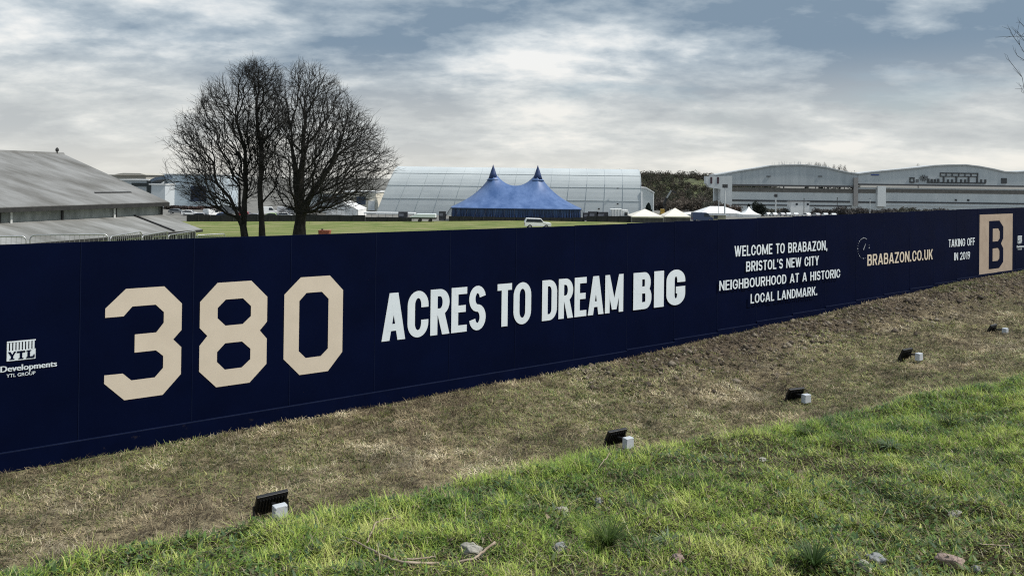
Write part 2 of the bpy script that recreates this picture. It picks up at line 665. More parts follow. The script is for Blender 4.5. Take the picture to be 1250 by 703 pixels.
def glyph(ch, w, t_, h_):
    """letter of height 1, width w, upright stroke t_, level stroke h_"""
    ry = min(0.42, w * ROUND)
    rx = w / 2
    P = []
    if ch in 'O0':
        o = ell(rx, 1 - ry, rx, ry, 0, 180) + ell(rx, ry, rx, ry, 180, 360)
        i = ell(rx, 1 - ry, rx - t_, ry - h_, 0, 180) + ell(rx, ry, rx - t_, ry - h_, 180, 360)
        P.append(ring(o, i))
    elif ch in 'CG':
        o = [(w, 0.64)] + ell(rx, 1 - ry, rx, ry, 0, 180) + ell(rx, ry, rx, ry, 180, 360)
        i = [(w - t_, 0.64)] + ell(rx, 1 - ry, rx - t_, ry - h_, 0, 180) + ell(rx, ry, rx - t_, ry - h_, 180, 360)
        yb = 0.37 if ch == 'C' else 0.52
        o.append((w, yb))
        i.append((w - t_, yb))
        P.append(strip(o, i))
        if ch == 'G':
            P.append(rect(rx, 0.52 - h_, w - t_ * 0.5, 0.52))
    elif ch == 'U':
        o = [(0, 1)] + ell(rx, ry, rx, ry, 180, 360) + [(w, 1)]
        i = [(t_, 1)] + ell(rx, ry, rx - t_, ry - h_, 180, 360) + [(w - t_, 1)]
        P.append(strip(o, i))
    elif ch in 'DBPR':
        def bowl(y0, y1, ww):
            r_ = min((y1 - y0) / 2, ww * (ROUND + 0.02))
            xo = ww - r_ * 0.85
            o = [(0, y1), (xo, y1)] + ell(xo, y1 - r_, ww - xo, r_, 90, 0, 8) + ell(xo, y0 + r_, ww - xo, r_, 0, -90, 8) + [(xo, y0), (0, y0)]
            k_ = max(0.01, ww - xo - t_)
            i = [(t_ * 0.5, y1 - h_), (xo, y1 - h_)] + ell(xo, y1 - r_, k_, r_ - h_, 90, 0, 8) + ell(xo, y0 + r_, k_, r_ - h_, 0, -90, 8) + [(xo, y0 + h_), (t_ * 0.5, y0 + h_)]
            return strip(o, i)
        P.append(rect(0, 0, t_, 1))
        if ch == 'D':
            P.append(bowl(0, 1, w))
        elif ch == 'B':
            P.append(bowl(0.52 - h_ * 0.5, 1, w * 0.95))
            P.append(bowl(0, 0.52 + h_ * 0.5, w))
        else:
            P.append(bowl(0.42, 1, w))
            if ch == 'R':
                P.append(diag(w - t_ * 1.02, w * 0.36, 0, 0.47, t_ * 1.05))
    elif ch == 'S':
        r_ = (1 - h_) / 4
        c = ell(rx, 1 - h_ / 2 - r_, rx - t_ / 2, r_, 12, 262, 14) + ell(rx, h_ / 2 + r_, rx - t_ / 2, r_, 82, -168, 14)
        P.append(ribbon(c, (t_ + h_) / 2))
    elif ch == '2':
        r_ = 0.28
        c = ell(rx, 1 - h_ / 2 - r_, rx - t_ / 2, r_, 170, -30, 12) + [(t_ * 0.55, h_ * 0.7)]
        P.append(ribbon(c, (t_ + h_) / 2))
        P.append(rect(0, 0, w, h_))
    elif ch == '9':
        r_ = 0.30
        P.append(ring(ell(rx, 1 - r_, rx, r_, 0, 360, 20)[:-1], ell(rx, 1 - r_, rx - t_, r_ - h_, 0, 360, 20)[:-1]))
        P.append(ribbon([(w - t_ / 2, 1 - r_), (w - t_ * 0.7, 0.5), (w * 0.42, 0)], t_))
    elif ch == '1':
        P.append(rect(w - t_, 0, w, 1))
        P.append(diag(0, w - t_ * 0.8, 0.78, 1, t_ * 0.8))
    elif ch == 'I':
        P.append(rect(0, 0, w, 1))
    elif ch in 'EFL':
        P.append(rect(0, 0, t_, 1))
        if ch != 'F':
            P.append(rect(t_ * 0.5, 0, w, h_))
        if ch != 'L':
            P.append(rect(t_ * 0.5, 1 - h_, w, 1))
            P.append(rect(t_ * 0.5, 0.52 - h_ / 2, w * 0.92, 0.52 + h_ / 2))
    elif ch == 'T':
        P += [rect(0, 1 - h_, w, 1), rect(rx - t_ / 2, 0, rx + t_ / 2, 1)]
    elif ch == 'H':
        P += [rect(0, 0, t_, 1), rect(w - t_, 0, w, 1), rect(t_ * 0.5, 0.51 - h_ / 2, w - t_ * 0.5, 0.51 + h_ / 2)]
    elif ch == 'N':
        P += [rect(0, 0, t_, 1), rect(w - t_, 0, w, 1), diag(w - t_, 0, 0, 1, t_)]
    elif ch == 'M':
        m_ = t_ * 0.92
        P += [rect(0, 0, m_, 1), rect(w - m_, 0, w, 1), diag(rx - m_ / 2, 0, 0.08, 1, m_), diag(rx - m_ / 2, w - m_, 0.08, 1, m_)]
    elif ch == 'W':
        m_ = t_ * 0.92
        P += [diag(w * 0.22, 0, 0, 1, m_), diag(w * 0.22, rx - m_ / 2, 0, 1, m_), diag(w * 0.78 - m_, rx - m_ / 2, 0, 1, m_), diag(w * 0.78 - m_, w - m_, 0, 1, m_)]
    elif ch == 'A':
        m_ = t_ * 1.03
        P += [diag(0, rx - m_ * 0.56, 0, 1, m_), diag(w - m_, rx - m_ * 0.44, 0, 1, m_), rect(w * 0.22, 0.2, w * 0.78, 0.2 + h_ * 0.95)]
    elif ch == 'K':
        P += [rect(0, 0, t_, 1), diag(t_ * 0.55, w - t_ * 1.1, 0.38, 1, t_ * 1.1), diag(w - t_ * 1.15, t_ * 0.95, 0, 0.62, t_ * 1.15)]
    elif ch == 'Y':
        P += [diag(rx - t_ / 2, 0, 0.40, 1, t_), diag(rx - t_ / 2, w - t_, 0.40, 1, t_), rect(rx - t_ / 2, 0, rx + t_ / 2, 0.45)]
    elif ch == 'Z':
        P += [rect(0, 0, w, h_), rect(0, 1 - h_, w, 1), diag(0, w - t_ * 1.2, h_ * 0.5, 1 - h_ * 0.5, t_ * 1.2)]
    elif ch == '.':
        P.append(rect(0, 0, t_, t_))
    elif ch == ',':
        P.append([[(0, 0), (t_ * 0.35, -0.14), (t_ * 0.75, -0.14), (t_, 0), (t_, t_), (0, t_)]])
    elif ch == "'":
        P.append([[(t_ * 0.2, 0.68), (t_ * 0.8, 0.68), (t_, 1), (0, 1)]])
    return P


def text_pieces(text, u0, u1, z0, z1, ratio=0.155, hratio=None, gap=0.085, scale_w=1.0):
    """set one line of capitals so that it fills u0..u1"""
    H = z1 - z0
    ws = []
    for c in text:
        if c == ' ':
            ws.append(0.26)
        elif c in '.,':
            ws.append(ratio * 1.1)
        elif c == "'":
            ws.append(ratio)
        elif c == 'I':
            ws.append(ratio * 1.02)
        elif c == '1':
            ws.append(0.32)
        else:
            ws.append(WIDTH.get(c, 0.52) * scale_w)
    tot = sum(ws) + gap * (len(text) - 1)
    kx = (u1 - u0) / tot / H                      # width correction
    x, out = 0.0, []
    for c, w in zip(text, ws):
        ww = w * kx
        for piece in (glyph(c, ww, ratio * (0.5 + 0.5 * kx) if c != 'I' else ww, (hratio or ratio * 0.86)) if c != ' ' else []):
            out.append([[(u0 + (x + px_) * H, z0 + py_ * H) for px_, py_ in f] for f in piece])
        x += ww + gap * kx
    return out


def flat_glyphs(*lines_):
    out = []
    for l in lines_:
        out += l
    return out


def poly_ring_fill(outer, holes):
    """outline with holes, filled by triangles"""
    bm = bmesh.new()
    es = []
    for loop in [outer] + holes:
        vs = [bm.verts.new((x, y, 0)) for x, y in loop]
        es += [bm.edges.new((vs[i], vs[(i + 1) % len(vs)])) for i in range(len(vs))]
    bmesh.ops.triangle_fill(bm, use_beauty=True, use_dissolve=False, edges=es)
    faces = [[(v.co.x, v.co.y) for v in f.verts] for f in bm.faces]
    bm.free()
    return faces


three = [(1.42, 1.555), (1.42, 1.66), (1.63, 1.868), (2.04, 1.868), (2.24, 1.65), (2.24, 1.335), (2.148, 1.232), (2.24, 1.13), (2.24, 0.81), (2.04, 0.592), (1.63, 0.592), (1.42, 0.81), (1.42, 0.905), (1.61, 0.90), (1.70, 0.81), (1.95, 0.81), (2.04, 0.91), (2.04, 1.05), (1.96, 1.125), (1.73, 1.125), (1.73, 1.335), (1.96, 1.335), (2.04, 1.44), (2.04, 1.565), (1.95, 1.66), (1.70, 1.66), (1.61, 1.555)]
eight = [(2.65, 1.868), (3.06, 1.868), (3.265, 1.65), (3.265, 1.335), (3.175, 1.232), (3.265, 1.12), (3.265, 0.80), (3.055, 0.592), (2.65, 0.592), (2.447, 0.81), (2.447, 1.12), (2.537, 1.232), (2.447, 1.335), (2.447, 1.65)]
e_up = [(2.75, 1.655), (2.96, 1.655), (3.06, 1.55), (3.06, 1.425), (2.96, 1.335), (2.75, 1.335), (2.655, 1.435), (2.655, 1.56)]
e_lo = [(2.75, 1.118), (2.955, 1.118), (3.06, 1.015), (3.06, 0.885), (2.955, 0.795), (2.75, 0.795), (2.655, 0.90), (2.655, 1.02)]
zero = [(3.70, 1.868), (4.10, 1.868), (4.29, 1.66), (4.29, 0.83), (4.09, 0.598), (3.70, 0.598), (3.485, 0.83), (3.485, 1.66)]
z_in = [(3.78, 1.66), (3.99, 1.66), (4.085, 1.56), (4.085, 0.90), (3.985, 0.81), (3.78, 0.81), (3.685, 0.91), (3.685, 1.56)]
print_polys('numeral', [poly_ring_fill(three, [])], cream)
print_polys('numeral', [poly_ring_fill(eight, [e_up, e_lo])], cream)
print_polys('numeral', [poly_ring_fill(zero, [z_in])], cream)

ROUND = 0.40
big_word = text_pieces('BIG', 9.71, 11.04, 0.912, 1.562, 0.285, 0.19, 0.075)
ROUND = 0.60
slogan = flat_glyphs(
    text_pieces('ACRES', 4.87, 6.61, 0.90, 1.565, 0.185, 0.155, 0.055),
    text_pieces('TO', 6.82, 7.47, 0.905, 1.565, 0.185, 0.155, 0.055),
    text_pieces('DREAM', 7.69, 9.47, 0.915, 1.565, 0.185, 0.155, 0.055),
    big_word)
print_polys('slogan_lettering', slogan, white_print)
welcome = flat_glyphs(
    text_pieces('WELCOME TO BRABAZON,', 12.46, 15.60, 1.715, 1.925, 0.165),
    text_pieces("BRISTOL'S NEW CITY", 12.80, 15.26, 1.405, 1.605, 0.165),
    text_pieces('NEIGHBOURHOOD AT A HISTORIC', 11.98, 16.05, 1.088, 1.278, 0.165),
    text_pieces('LOCAL LANDMARK.', 12.91, 15.17, 0.768, 0.955, 0.165))
print_polys('welcome_lettering', welcome, white_print)
print_polys('web_address_lettering', text_pieces('BRABAZON.CO.UK', 17.24, 20.27, 1.275, 1.535, 0.165), cream)
print_polys('date_lettering', flat_glyphs(text_pieces('TAKING OFF', 21.12, 22.57, 1.545, 1.748, 0.15), text_pieces('IN 2019', 21.41, 22.29, 1.188, 1.39, 0.15)), white_print)
emblem = print_polys('emblem_panel', [rect(22.86, 0.655, 24.93, 2.365)], cream_dim)
b_out = [(23.43, 2.18), (24.07, 2.18), (24.32, 2.0), (24.32, 1.67), (24.18, 1.53), (24.33, 1.39), (24.33, 1.0), (24.07, 0.84), (23.43, 0.84)]
b_h1 = [(23.66, 1.965), (24.0, 1.965), (24.10, 1.87), (24.10, 1.68), (23.98, 1.60), (23.66, 1.60)]
b_h2 = [(23.66, 1.41), (24.0, 1.41), (24.09, 1.33), (24.09, 1.12), (23.98, 1.05), (23.66, 1.05)]
print_polys('emblem_letter', [poly_ring_fill(b_out, [b_h1, b_h2])], navy, off=0.007, parent=emblem)

# dial of dots with a hand, beside the web address
pc = []
for a in range(0, 360, 15):
    if 20 < a < 60 or 285 < a < 350:
        continue
    cx_, cz_ = 17.07 + 0.245 * math.cos(R(a)), 1.69 + 0.235 * math.sin(R(a))
    if a % 45 == 0:
        pc.append([[(cx_ + 0.018 * math.cos(R(b)), cz_ + 0.018 * math.sin(R(b))) for b in range(0, 360, 45)]])
    else:
        pc.append([[(cx_ + 0.010 * math.cos(R(b)), cz_ + 0.010 * math.sin(R(b))) for b in range(0, 360, 60)]])
pc.append(ribbon(ell(17.07, 1.69, 0.245, 0.235, 60, 125, 8), 0.012))
pc.append([[(17.04, 1.655), (17.075, 1.65), (17.155, 1.79), (17.145, 1.795)]])
print_polys('dial_emblem', pc, mat('dial_print', (0.20, 0.22, 0.26), (0.30, 0.32, 0.36), rough=0.6))


def font_line(body, u0, u1, z0, size, bold, off=0.004):
    """small lower-case line from the built-in font, doubled sideways for weight; returns faces in wall coordinates"""
    cu = bpy.data.curves.new('line', 'FONT')
    cu.body = body
    cu.size = 1.0
    cu.resolution_u = 3
    ob = bpy.data.objects.new('line', cu)
    COL.objects.link(ob)
    bpy.context.view_layer.update()
    me = ob.evaluated_get(bpy.context.evaluated_depsgraph_get()).to_mesh()
    co = [v.co.copy() for v in me.vertices]
    x0, x1 = min(c.x for c in co), max(c.x for c in co)
    kx = (u1 - u0) / (x1 - x0)
    out = []
    for j in range(3 if bold else 1):
        out.append([[(u0 + (co[i].x - x0) * kx + j * bold, z0 + co[i].y * size) for i in p.vertices] for p in me.polygons])
    ob.to_mesh_clear()
    bpy.data.objects.remove(ob)
    bpy.data.curves.remove(cu)
    return out


def developer_logo(u0, z0, k):
    """striped block with three cut-out initials over two lines of type; u0,z0 = lower left of the block"""
    w_, h_ = 0.262 * k, 0.21 * k
    bars = []
    for i in range(9):
        x = u0 + w_ * i / 9
        bars.append(rect(x, z0 + h_ * 0.50, x + w_ / 9 * 0.62, z0 + h_))
    lg = print_polys('logo_stripes', bars, white_print)
    bands = [rect(u0, z0, u0 + w_, z0 + h_ * 0.52), rect(u0, z0 + h_ * 0.93, u0 + w_, z0 + h_)]
    print_polys('logo_block', bands, white_print, off=0.0062, parent=lg)

    def serif(x, ch):
        s_ = w_ * 0.29
        b_, t_ = z0 + h_ * 0.07, z0 + h_ * 0.47
        hh = t_ - b_
        m = []
        if ch == 'Y':
            m += [[[(x + s_ * .36, b_), (x + s_ * .64, b_), (x + s_ * .64, b_ + hh * .45), (x + s_ * .36, b_ + hh * .45)]], [[(x + s_ * .36, b_ + hh * .42), (x + s_ * .64, b_ + hh * .42), (x + s_ * .3, t_), (x, t_)]], [[(x + s_ * .42, b_ + hh * .42), (x + s_ * .64, b_ + hh * .42), (x + s_, t_), (x + s_ * .72, t_)]], rect(x + s_ * .2, b_, x + s_ * .8, b_ + hh * .12)]
        elif ch == 'T':
            m += [rect(x, t_ - hh * .22, x + s_, t_), rect(x + s_ * .36, b_, x + s_ * .64, t_), rect(x + s_ * .2, b_, x + s_ * .8, b_ + hh * .12)]
        else:
            m += [rect(x + s_ * .15, b_, x + s_ * .43, t_), rect(x, t_ - hh * .12, x + s_ * .58, t_), rect(x, b_, x + s_, b_ + hh * .2), rect(x + s_ * .82, b_, x + s_, b_ + hh * .42)]
        return m
    ini = serif(u0 + w_ * 0.04, 'Y') + serif(u0 + w_ * 0.35, 'T') + serif(u0 + w_ * 0.68, 'L')
    print_polys('logo_initials', ini, navy, off=0.0085, parent=lg)
    ty = font_line('Developments', u0 - 0.055 * k, u0 + 0.46 * k, z0 - 0.11 * k, 0.092 * k, 0.0032 * k)
    ty += font_line('YTL GROUP', u0, u0 + 0.262 * k, z0 - 0.172 * k, 0.052 * k, 0.001 * k)
    print_polys('logo_lettering', ty, white_print, parent=lg)


developer_logo(0.488, 1.18, 1.0)
developer_logo(25.28, 1.48, 1.08)

# ------------------------------------------------------------------ floodlights along the foot of the bank
black_metal = mat('black_metal', (0.008, 0.008, 0.010), (0.014, 0.014, 0.016), rough=0.45, scale=8)
grey_box = mat('grey_plastic', (0.43, 0.46, 0.50), (0.50, 0.53, 0.565), rough=0.5, scale=10)
lens_glass = mat('lamp_glass', (0.35, 0.36, 0.36), (0.42, 0.43, 0.42), rough=0.15, scale=3)
steel = mat('galvanised_steel', (0.30, 0.31, 0.32), (0.42, 0.43, 0.44), rough=0.45, metal=0.6, scale=5)
rubber = mat('black_rubber', (0.012, 0.012, 0.013), rough=0.7)


def floodlight(label):
    """local frame: x along the hoarding, -y towards it, the box behind"""
    e = thing('floodlight', label, 'floodlight', (0, 0, 0), 'floodlights along the foot of the bank')
    T = Matrix.Rotation(R(25), 3, 'X')          # leans back so the lamp faces up the boards (+y is towards the hoarding here)
    c = Vector((0, 0, 0.185))
    h = MB()
    h.box(c, 0.285, 0.035, 0.215, M=T)
    for i in range(9):
        h.box(c + T @ Vector((-0.11 + i * 0.0275, -0.026, 0)), 0.006, 0.018, 0.16, M=T)
    body = h.build('lamp_head', black_metal, e, bevel=0.004, local=True)
    g = MB()
    g.box(c + T @ Vector((0, 0.0195, 0)), 0.25, 0.004, 0.18, M=T)
    g.build('lamp_glass', lens_glass, body, local=True)
    y = MB()
    y.tube([(-0.155, 0.0, 0.185), (-0.155, -0.02, 0.05), (-0.12, -0.03, 0.03), (0.12, -0.03, 0.03), (0.155, -0.02, 0.05), (0.155, 0.0, 0.185)], 0.011, 6)
    y.tube([(0, -0.03, 0.03), (0, -0.03, -0.25)], 0.016, 8)
    y.build('yoke', black_metal, e, local=True)
    a = MB()
    a.bar((0, -0.03, 0.19), (0.0, -0.205, 0.215), 0.035, 0.022)
    a.build('cable_gland', black_metal, e, local=True)
    b = MB()
    b.box((0, -0.24, 0.185), 0.118, 0.075, 0.128)
    bx = b.build('junction_box', grey_box, e, bevel=0.008, local=True)
    l = MB()
    l.box((0, -0.2805, 0.187), 0.108, 0.006, 0.116)
    for sx in (-1, 1):
        for sz in (-1, 1):
            l.box((sx * 0.045, -0.285, 0.187 + sz * 0.048), 0.012, 0.004, 0.012)
    l.build('box_lid', grey_box, bx, bevel=0.003, local=True)
    w_ = MB()
    w_.tube([(0.03, -0.24, 0.12), (0.05, -0.25, 0.06), (0.12, -0.24, 0.035), (0.25, -0.18, 0.03), (0.42, -0.2, 0.022)], 0.008, 6)
    w_.build('cable', rubber, e, smooth=True, local=True)
    s = MB()
    s.box((0.0, -0.24, -0.03), 0.04, 0.03, 0.30)
    s.build('stake', steel, e, local=True)
    return e


spots = [(330.5, 7.1, 'nearest black floodlight with grey junction box, its foot in the bank grass', 613, 0),
         (751, 9.55, 'black floodlight at the edge of green grass below the word DREAM', 533, -4),
         (970, 11.7, 'black floodlight with grey box on brown ground below the word LANDMARK', 481, -14),
         (1105, 13.5, 'black floodlight with grey box on brown ground below the web address', 432, -3),
         (1210, 15.3, 'farthest black floodlight, on brown ground below the big letter B panel', 402, 3)]
fl0 = None
for i, (px_, D, lab, py_, tw) in enumerate(spots):
    p = at(px_, py_, D)
    o = floodlight(lab) if fl0 is None else copy_tree(fl0)
    fl0 = fl0 or o
    o['label'] = lab
    gzz = gz(p.x, p.y)
    o.location = (p.x, p.y, min(max(p.z - 0.185, gzz - 0.12), gzz + 0.08))
    o.rotation_euler = (0, 0, rzw + R(tw))

# ------------------------------------------------------------------ old barn, left
A1 = R(19.4)
bd = Vector((math.sin(A1), math.cos(A1), 0))
bpv = Vector((-math.cos(A1), math.sin(A1), 0))
E0 = at(206, 246.5, 55)


def along(P0, dirv, px):
    """distance along dirv from P0 at which the point is seen in photograph column px (roll ignored)"""
    k = (px - CX) / FPX
    return (k * P0.y - P0.x) / (dirv.x - k * dirv.y)


w_r = along(E0, bpv, 78)
R0 = E0 + bpv * w_r
R0.z = at(78, 188.5, R0.y).z
w_l = along(E0, -bpv, 248)
Q0 = E0 - bpv * w_l
Q0.z = at(248, 280, Q0.y).z
BL = 46.0
roof_m = mat('weathered_sheet_roof', (0.10, 0.098, 0.092), (0.225, 0.228, 0.228), rough=0.9, scale=0.55, stretch=(0.5, 1.5, 1), rot=A1, bump=0.3, bscale=9, detail=14, lo=0.32, hi=0.66)
roof_low = mat('mossy_sheet_roof', (0.095, 0.095, 0.085), (0.255, 0.26, 0.258), rough=0.9, scale=0.6, stretch=(0.45, 1.6, 1), rot=A1, bump=0.5, bscale=6, detail=10, lo=0.28, hi=0.66)
barn_wall = mat('barn_cladding', (0.20, 0.215, 0.215), (0.33, 0.345, 0.345), rough=0.85, scale=2.0, stretch=(1, 1, 0.3))
dark_trim = mat('dark_trim', (0.018, 0.018, 0.02), (0.03, 0.03, 0.03), rough=0.7)
white_paint = mat('white_paint', (0.62, 0.63, 0.63), (0.74, 0.75, 0.75), rough=0.5, scale=3)
dark_glass = mat('dark_window', (0.012, 0.018, 0.028), (0.03, 0.04, 0.055), rough=0.1, scale=1.5)
barn = thing('barn', 'old barn with weathered grey sheet roof and lean-to behind the hoarding', 'barn', (E0.x, E0.y, gz(E0.x, E0.y)))
up = Vector((0, 0, 1))
gz_b = gz(E0.x, E0.y) - 1.5
far_e = E0 + bpv * (2 * w_r)


def slab(name, a, b, c, d, th, matr, par):
    m = MB()
    m.prism([a, b, c, d], Vector((0, 0, -th)))
    return m.build(name, matr, par)


rf = slab('roof', E0, R0, R0 - bd * BL, E0 - bd * BL, 0.12, roof_m, barn)
slab('roof', R0 + bpv * 0.002, far_e, far_e - bd * BL, R0 - bd * BL + bpv * 0.002, 0.12, roof_m, barn)
# flashing strip and overlap line up near the ridge, patched sheets
m = MB()
s1 = (E0 - R0)
for a_, b_, k0, k1 in ((12, 24, 0.28, 0.30), (1.5, 4.5, 0.80, 0.815), (8, 8.25, 0.0, 0.25)):
    m = MB()
    P = [R0 - bd * a_ + s1 * k0, R0 - bd * b_ + s1 * k0, R0 - bd * b_ + s1 * k1, R0 - bd * a_ + s1 * k1]
    m.prism([p + up * 0.05 for p in P], Vector((0, 0, -0.04)))
    m.build('roof_flashing', dark_trim, rf)
m = MB()
m.tube([R0 + bpv * 0.1 - up * 0.02, R0 - bd * BL - up * 0.02], 0.16, 8)
m.build('ridge_cap', roof_m, rf)
m = MB()
vb = R0 - bd * 0.6
m.tube([vb, vb + up * 0.22], 0.05, 8)
m.tube([vb + up * 0.18, vb + up * 0.26, vb + up * 0.38, vb + up * 0.48], [0.07, 0.13, 0.11, 0.03], 8)
m.build('roof_cowl', dark_trim, rf)
m = MB()
m.bar(E0 - up * 0.17 - bpv * 0.02, E0 - bd * BL - up * 0.17 - bpv * 0.02, 0.12, 0.26)
m.build('gutter', dark_trim, barn)
wl = E0 + bpv * 0.45
ws_top = at(207, 262, wl.y)
m = MB()
for i in range(12):
    a = wl - bd * (0.25 + i * 4.0)
    b = wl - bd * (0.25 + i * 4.0 + 3.94)
    m.prism([Vector((a.x, a.y, gz_b)), Vector((b.x, b.y, gz_b)), Vector((b.x, b.y, E0.z - 0.14)), Vector((a.x, a.y, E0.z - 0.14))], bpv * 0.2)
ww = m.build('wall', barn_wall, barn)
m = MB()
for i in range(12):
    a = wl - bd * (0.25 + i * 4.0 - 0.03) - bpv * 0.03
    m.box((a.x, a.y, E0.z - 0.7), 0.12, 0.12, 1.1, -A1)
m.build('wall_post', dark_trim, ww)
m = MB()
for a_ in (4.4, 11.6):
    m = MB()
    a = wl - bd * a_ - bpv * 0.14
    m.tube([(a.x, a.y, E0.z - 0.25), (a.x, a.y, E0.z - 1.15)], 0.06, 6)
    m.build('downpipe', white_paint, ww)
m = MB()
g0, g1 = E0 - bd * 0.3 + bpv * 0.45, far_e - bd * 0.3 - bpv * 0.45
Rg = R0 - bd * 0.3
m.prism([Vector((g0.x, g0.y, gz_b)), Vector((g1.x, g1.y, gz_b)), Vector((g1.x, g1.y, E0.z - 0.15)), Vector((Rg.x, Rg.y, R0.z - 0.2)), Vector((g0.x, g0.y, E0.z - 0.15))], -bd * 0.2)
m.build('gable_wall', barn_wall, barn)
T0 = Vector((wl.x, wl.y, ws_top.z)) + bd * 0.0
lr = slab('lean_to_roof', Q0, T0, T0 - bd * BL, Q0 - bd * BL, 0.08, roof_low, barn)
m = MB()
hip = (Q0 - T0)
pa, pb = T0 - bd * 2.6 + up * 0.06, T0 - bd * 2.6 + hip + up * 0.06
m.bar(pa, pb, 0.16, 0.05)
m.build('lead_flashing', dark_trim, lr)
m = MB()
m.bar(Q0 - up * 0.10, Q0 - bd * BL - up * 0.10, 0.1, 0.16)
m.build('fascia', dark_trim, lr)
m = MB()
ql = Q0 + bpv * 0.35 - bd * 0.2
m.prism([Vector((ql.x, ql.y, gz_b)), Vector(((ql - bd * BL).x, (ql - bd * BL).y, gz_b)), Vector(((ql - bd * BL).x, (ql - bd * BL).y, Q0.z - 0.08)), Vector((ql.x, ql.y, Q0.z - 0.08))], bpv * 0.2)
e0 = T0 - bd * 0.2
m.prism([Vector((ql.x, ql.y, gz_b)), Vector((e0.x, e0.y, gz_b)), Vector((e0.x, e0.y, T0.z - 0.08)), Vector((ql.x, ql.y, Q0.z - 0.09))], -bd * 0.2)
lw = m.build('lean_to_wall', mat('dark_boarding', (0.03, 0.032, 0.035), (0.06, 0.062, 0.065), rough=0.8), barn)
for i in range(8):
    c0 = ql - bd * (1.3 + i * 2.05) - bpv * 0.01
    m = MB()
    for du in (-0.6, 0, 0.6):
        q_ = c0 - bd * du
        m.box((q_.x, q_.y, Q0.z - 0.82), 0.08, 0.10, 1.2, -A1 + math.pi / 2)
    for dz in (-0.26, -1.42):
        m.box((c0.x, c0.y, Q0.z + dz), 1.28, 0.10, 0.08, -A1 + math.pi / 2)
    wf = m.build('window', white_paint, lw)
    m = MB()
    m.box((c0.x, c0.y, Q0.z - 0.82), 1.2, 0.03, 1.1, -A1 + math.pi / 2)
    m.build('pane', dark_glass, wf)

# ------------------------------------------------------------------ steel crowd barriers behind the hoarding


def make_barrier():
    e = thing('crowd_barrier', 'x', 'barrier', (0, 0, 0), 'steel crowd barriers behind the hoarding')
    f = MB()
    n = [(-1.15, 0.12)] + [(-1.15 + 0.14 - 0.14 * math.cos(R(a)), 1.1 - 0.14 + 0.14 * math.sin(R(a))) for a in range(0, 91, 15)] + [(1.15 - 0.14 + 0.14 * math.sin(R(a)), 1.1 - 0.14 + 0.14 * math.cos(R(a))) for a in range(0, 91, 15)] + [(1.15, 0.12)]
    f.tube([(x, 0, z) for x, z in n], 0.021, 8)
    f.tube([(-1.15, 0, 0.16), (1.15, 0, 0.16)], 0.018, 6)
    f.build('frame', steel, e, local=True, smooth=True)
    b = MB()
    for i in range(15):
        x = -1.15 + 2.3 * (i + 1) / 16
        b.tube([(x, 0, 0.16), (x, 0, 1.085 if 0 < i < 14 else 1.07)], 0.007, 5)
    b.build('bars', steel, e, local=True)
    for x in (-0.85, 0.85):
        l = MB()
        l.tube([(x, -0.3, 0.02), (x, -0.05, 0.1), (x, 0.05, 0.1), (x, 0.3, 0.02)], 0.018, 6)
        l.build('foot', steel, e, local=True)
    return e


bar0 = make_barrier()
blist = [((-70, 289.5, 21.5), (33, 287.5, 22.2), 'steel crowd barrier cut off by the left edge of the photo'),
         ((36, 286.8, 22.6), (133, 285.5, 23.3), 'wide steel crowd barrier before the lean-to, beside the one cut off by the frame'),
         ((134, 285.6, 23.5), (173, 284.9, 25.8), 'steel crowd barrier seen end on, first of the receding ones, touching the wide barrier'),
         ((173, 284.9, 25.8), (205, 284.3, 28.1), 'steel crowd barrier in front of the middle lean-to windows'),
         ((205, 284.3, 28.1), (239, 283.6, 30.5), 'steel crowd barrier in front of the last lean-to window'),
         ((240, 283.6, 30.6), (275, 288.2, 31.6), 'steel crowd barrier on grass right of the lean-to corner')]
for i, (a, b, lab) in enumerate(blist):
    o = bar0 if i == 0 else copy_tree(bar0)
    pa, pb = at(*a), at(*b)
    o['label'] = lab
    o.location = ((pa.x + pb.x) / 2, (pa.y + pb.y) / 2, (pa.z + pb.z) / 2 - 1.11)
    o.rotation_euler = (0, 0, math.atan2(pb.y - pa.y, pb.x - pa.x))
    kx = math.hypot(pb.x - pa.x, pb.y - pa.y) / 2.34
    o.scale = (kx, 1, 1)

# ------------------------------------------------------------------ bare trees
bark = mat('bark', (0.010, 0.009, 0.008), (0.030, 0.027, 0.024), rough=0.95, scale=5, stretch=(1, 1, 0.35), bump=0.6)
twig_m = mat('twig_bark', (0.008, 0.0075, 0.007), (0.016, 0.015, 0.014), rough=0.95, scale=2)


def tubes_mesh(name, A, B, ra, rb, n, matr, parent):
    """tapered tubes A->B as one mesh"""
    d = B - A
    l = np.linalg.norm(d, axis=1, keepdims=True)
    l[l == 0] = 1e-6
    d = d / l
    ref = np.where(np.abs(d[:, 2:3]) < 0.9, np.array([[0, 0, 1.0]]), np.array([[1.0, 0, 0]]))
    a = np.cross(d, ref)
    a /= np.linalg.norm(a, axis=1, keepdims=True)
    b = np.cross(a, d)
    vs = []
    for P, r_ in ((A - d * ra[:, None] * 0.3, ra), (B + d * rb[:, None] * 0.3, rb)):
        for k in range(n):
            tt = 2 * math.pi * k / n
            vs.append(P + (a * math.cos(tt) + b * math.sin(tt)) * r_[:, None])
    V = np.stack(vs, 1).reshape(-1, 3)
    base = np.arange(len(A))[:, None] * (2 * n)
    qs = []
    for k in range(n):
        k2 = (k + 1) % n
        qs.append(base + np.array([[k, k2, n + k2, n + k]]))
    Q = np.concatenate(qs, 0)
    off = parent_loc(parent)
    o = array_mesh(name, V - np.array([[off.x, off.y, off.z]]), Q, np.zeros((0, 3), int), matr, smooth=True)
    o.parent = parent
    return o


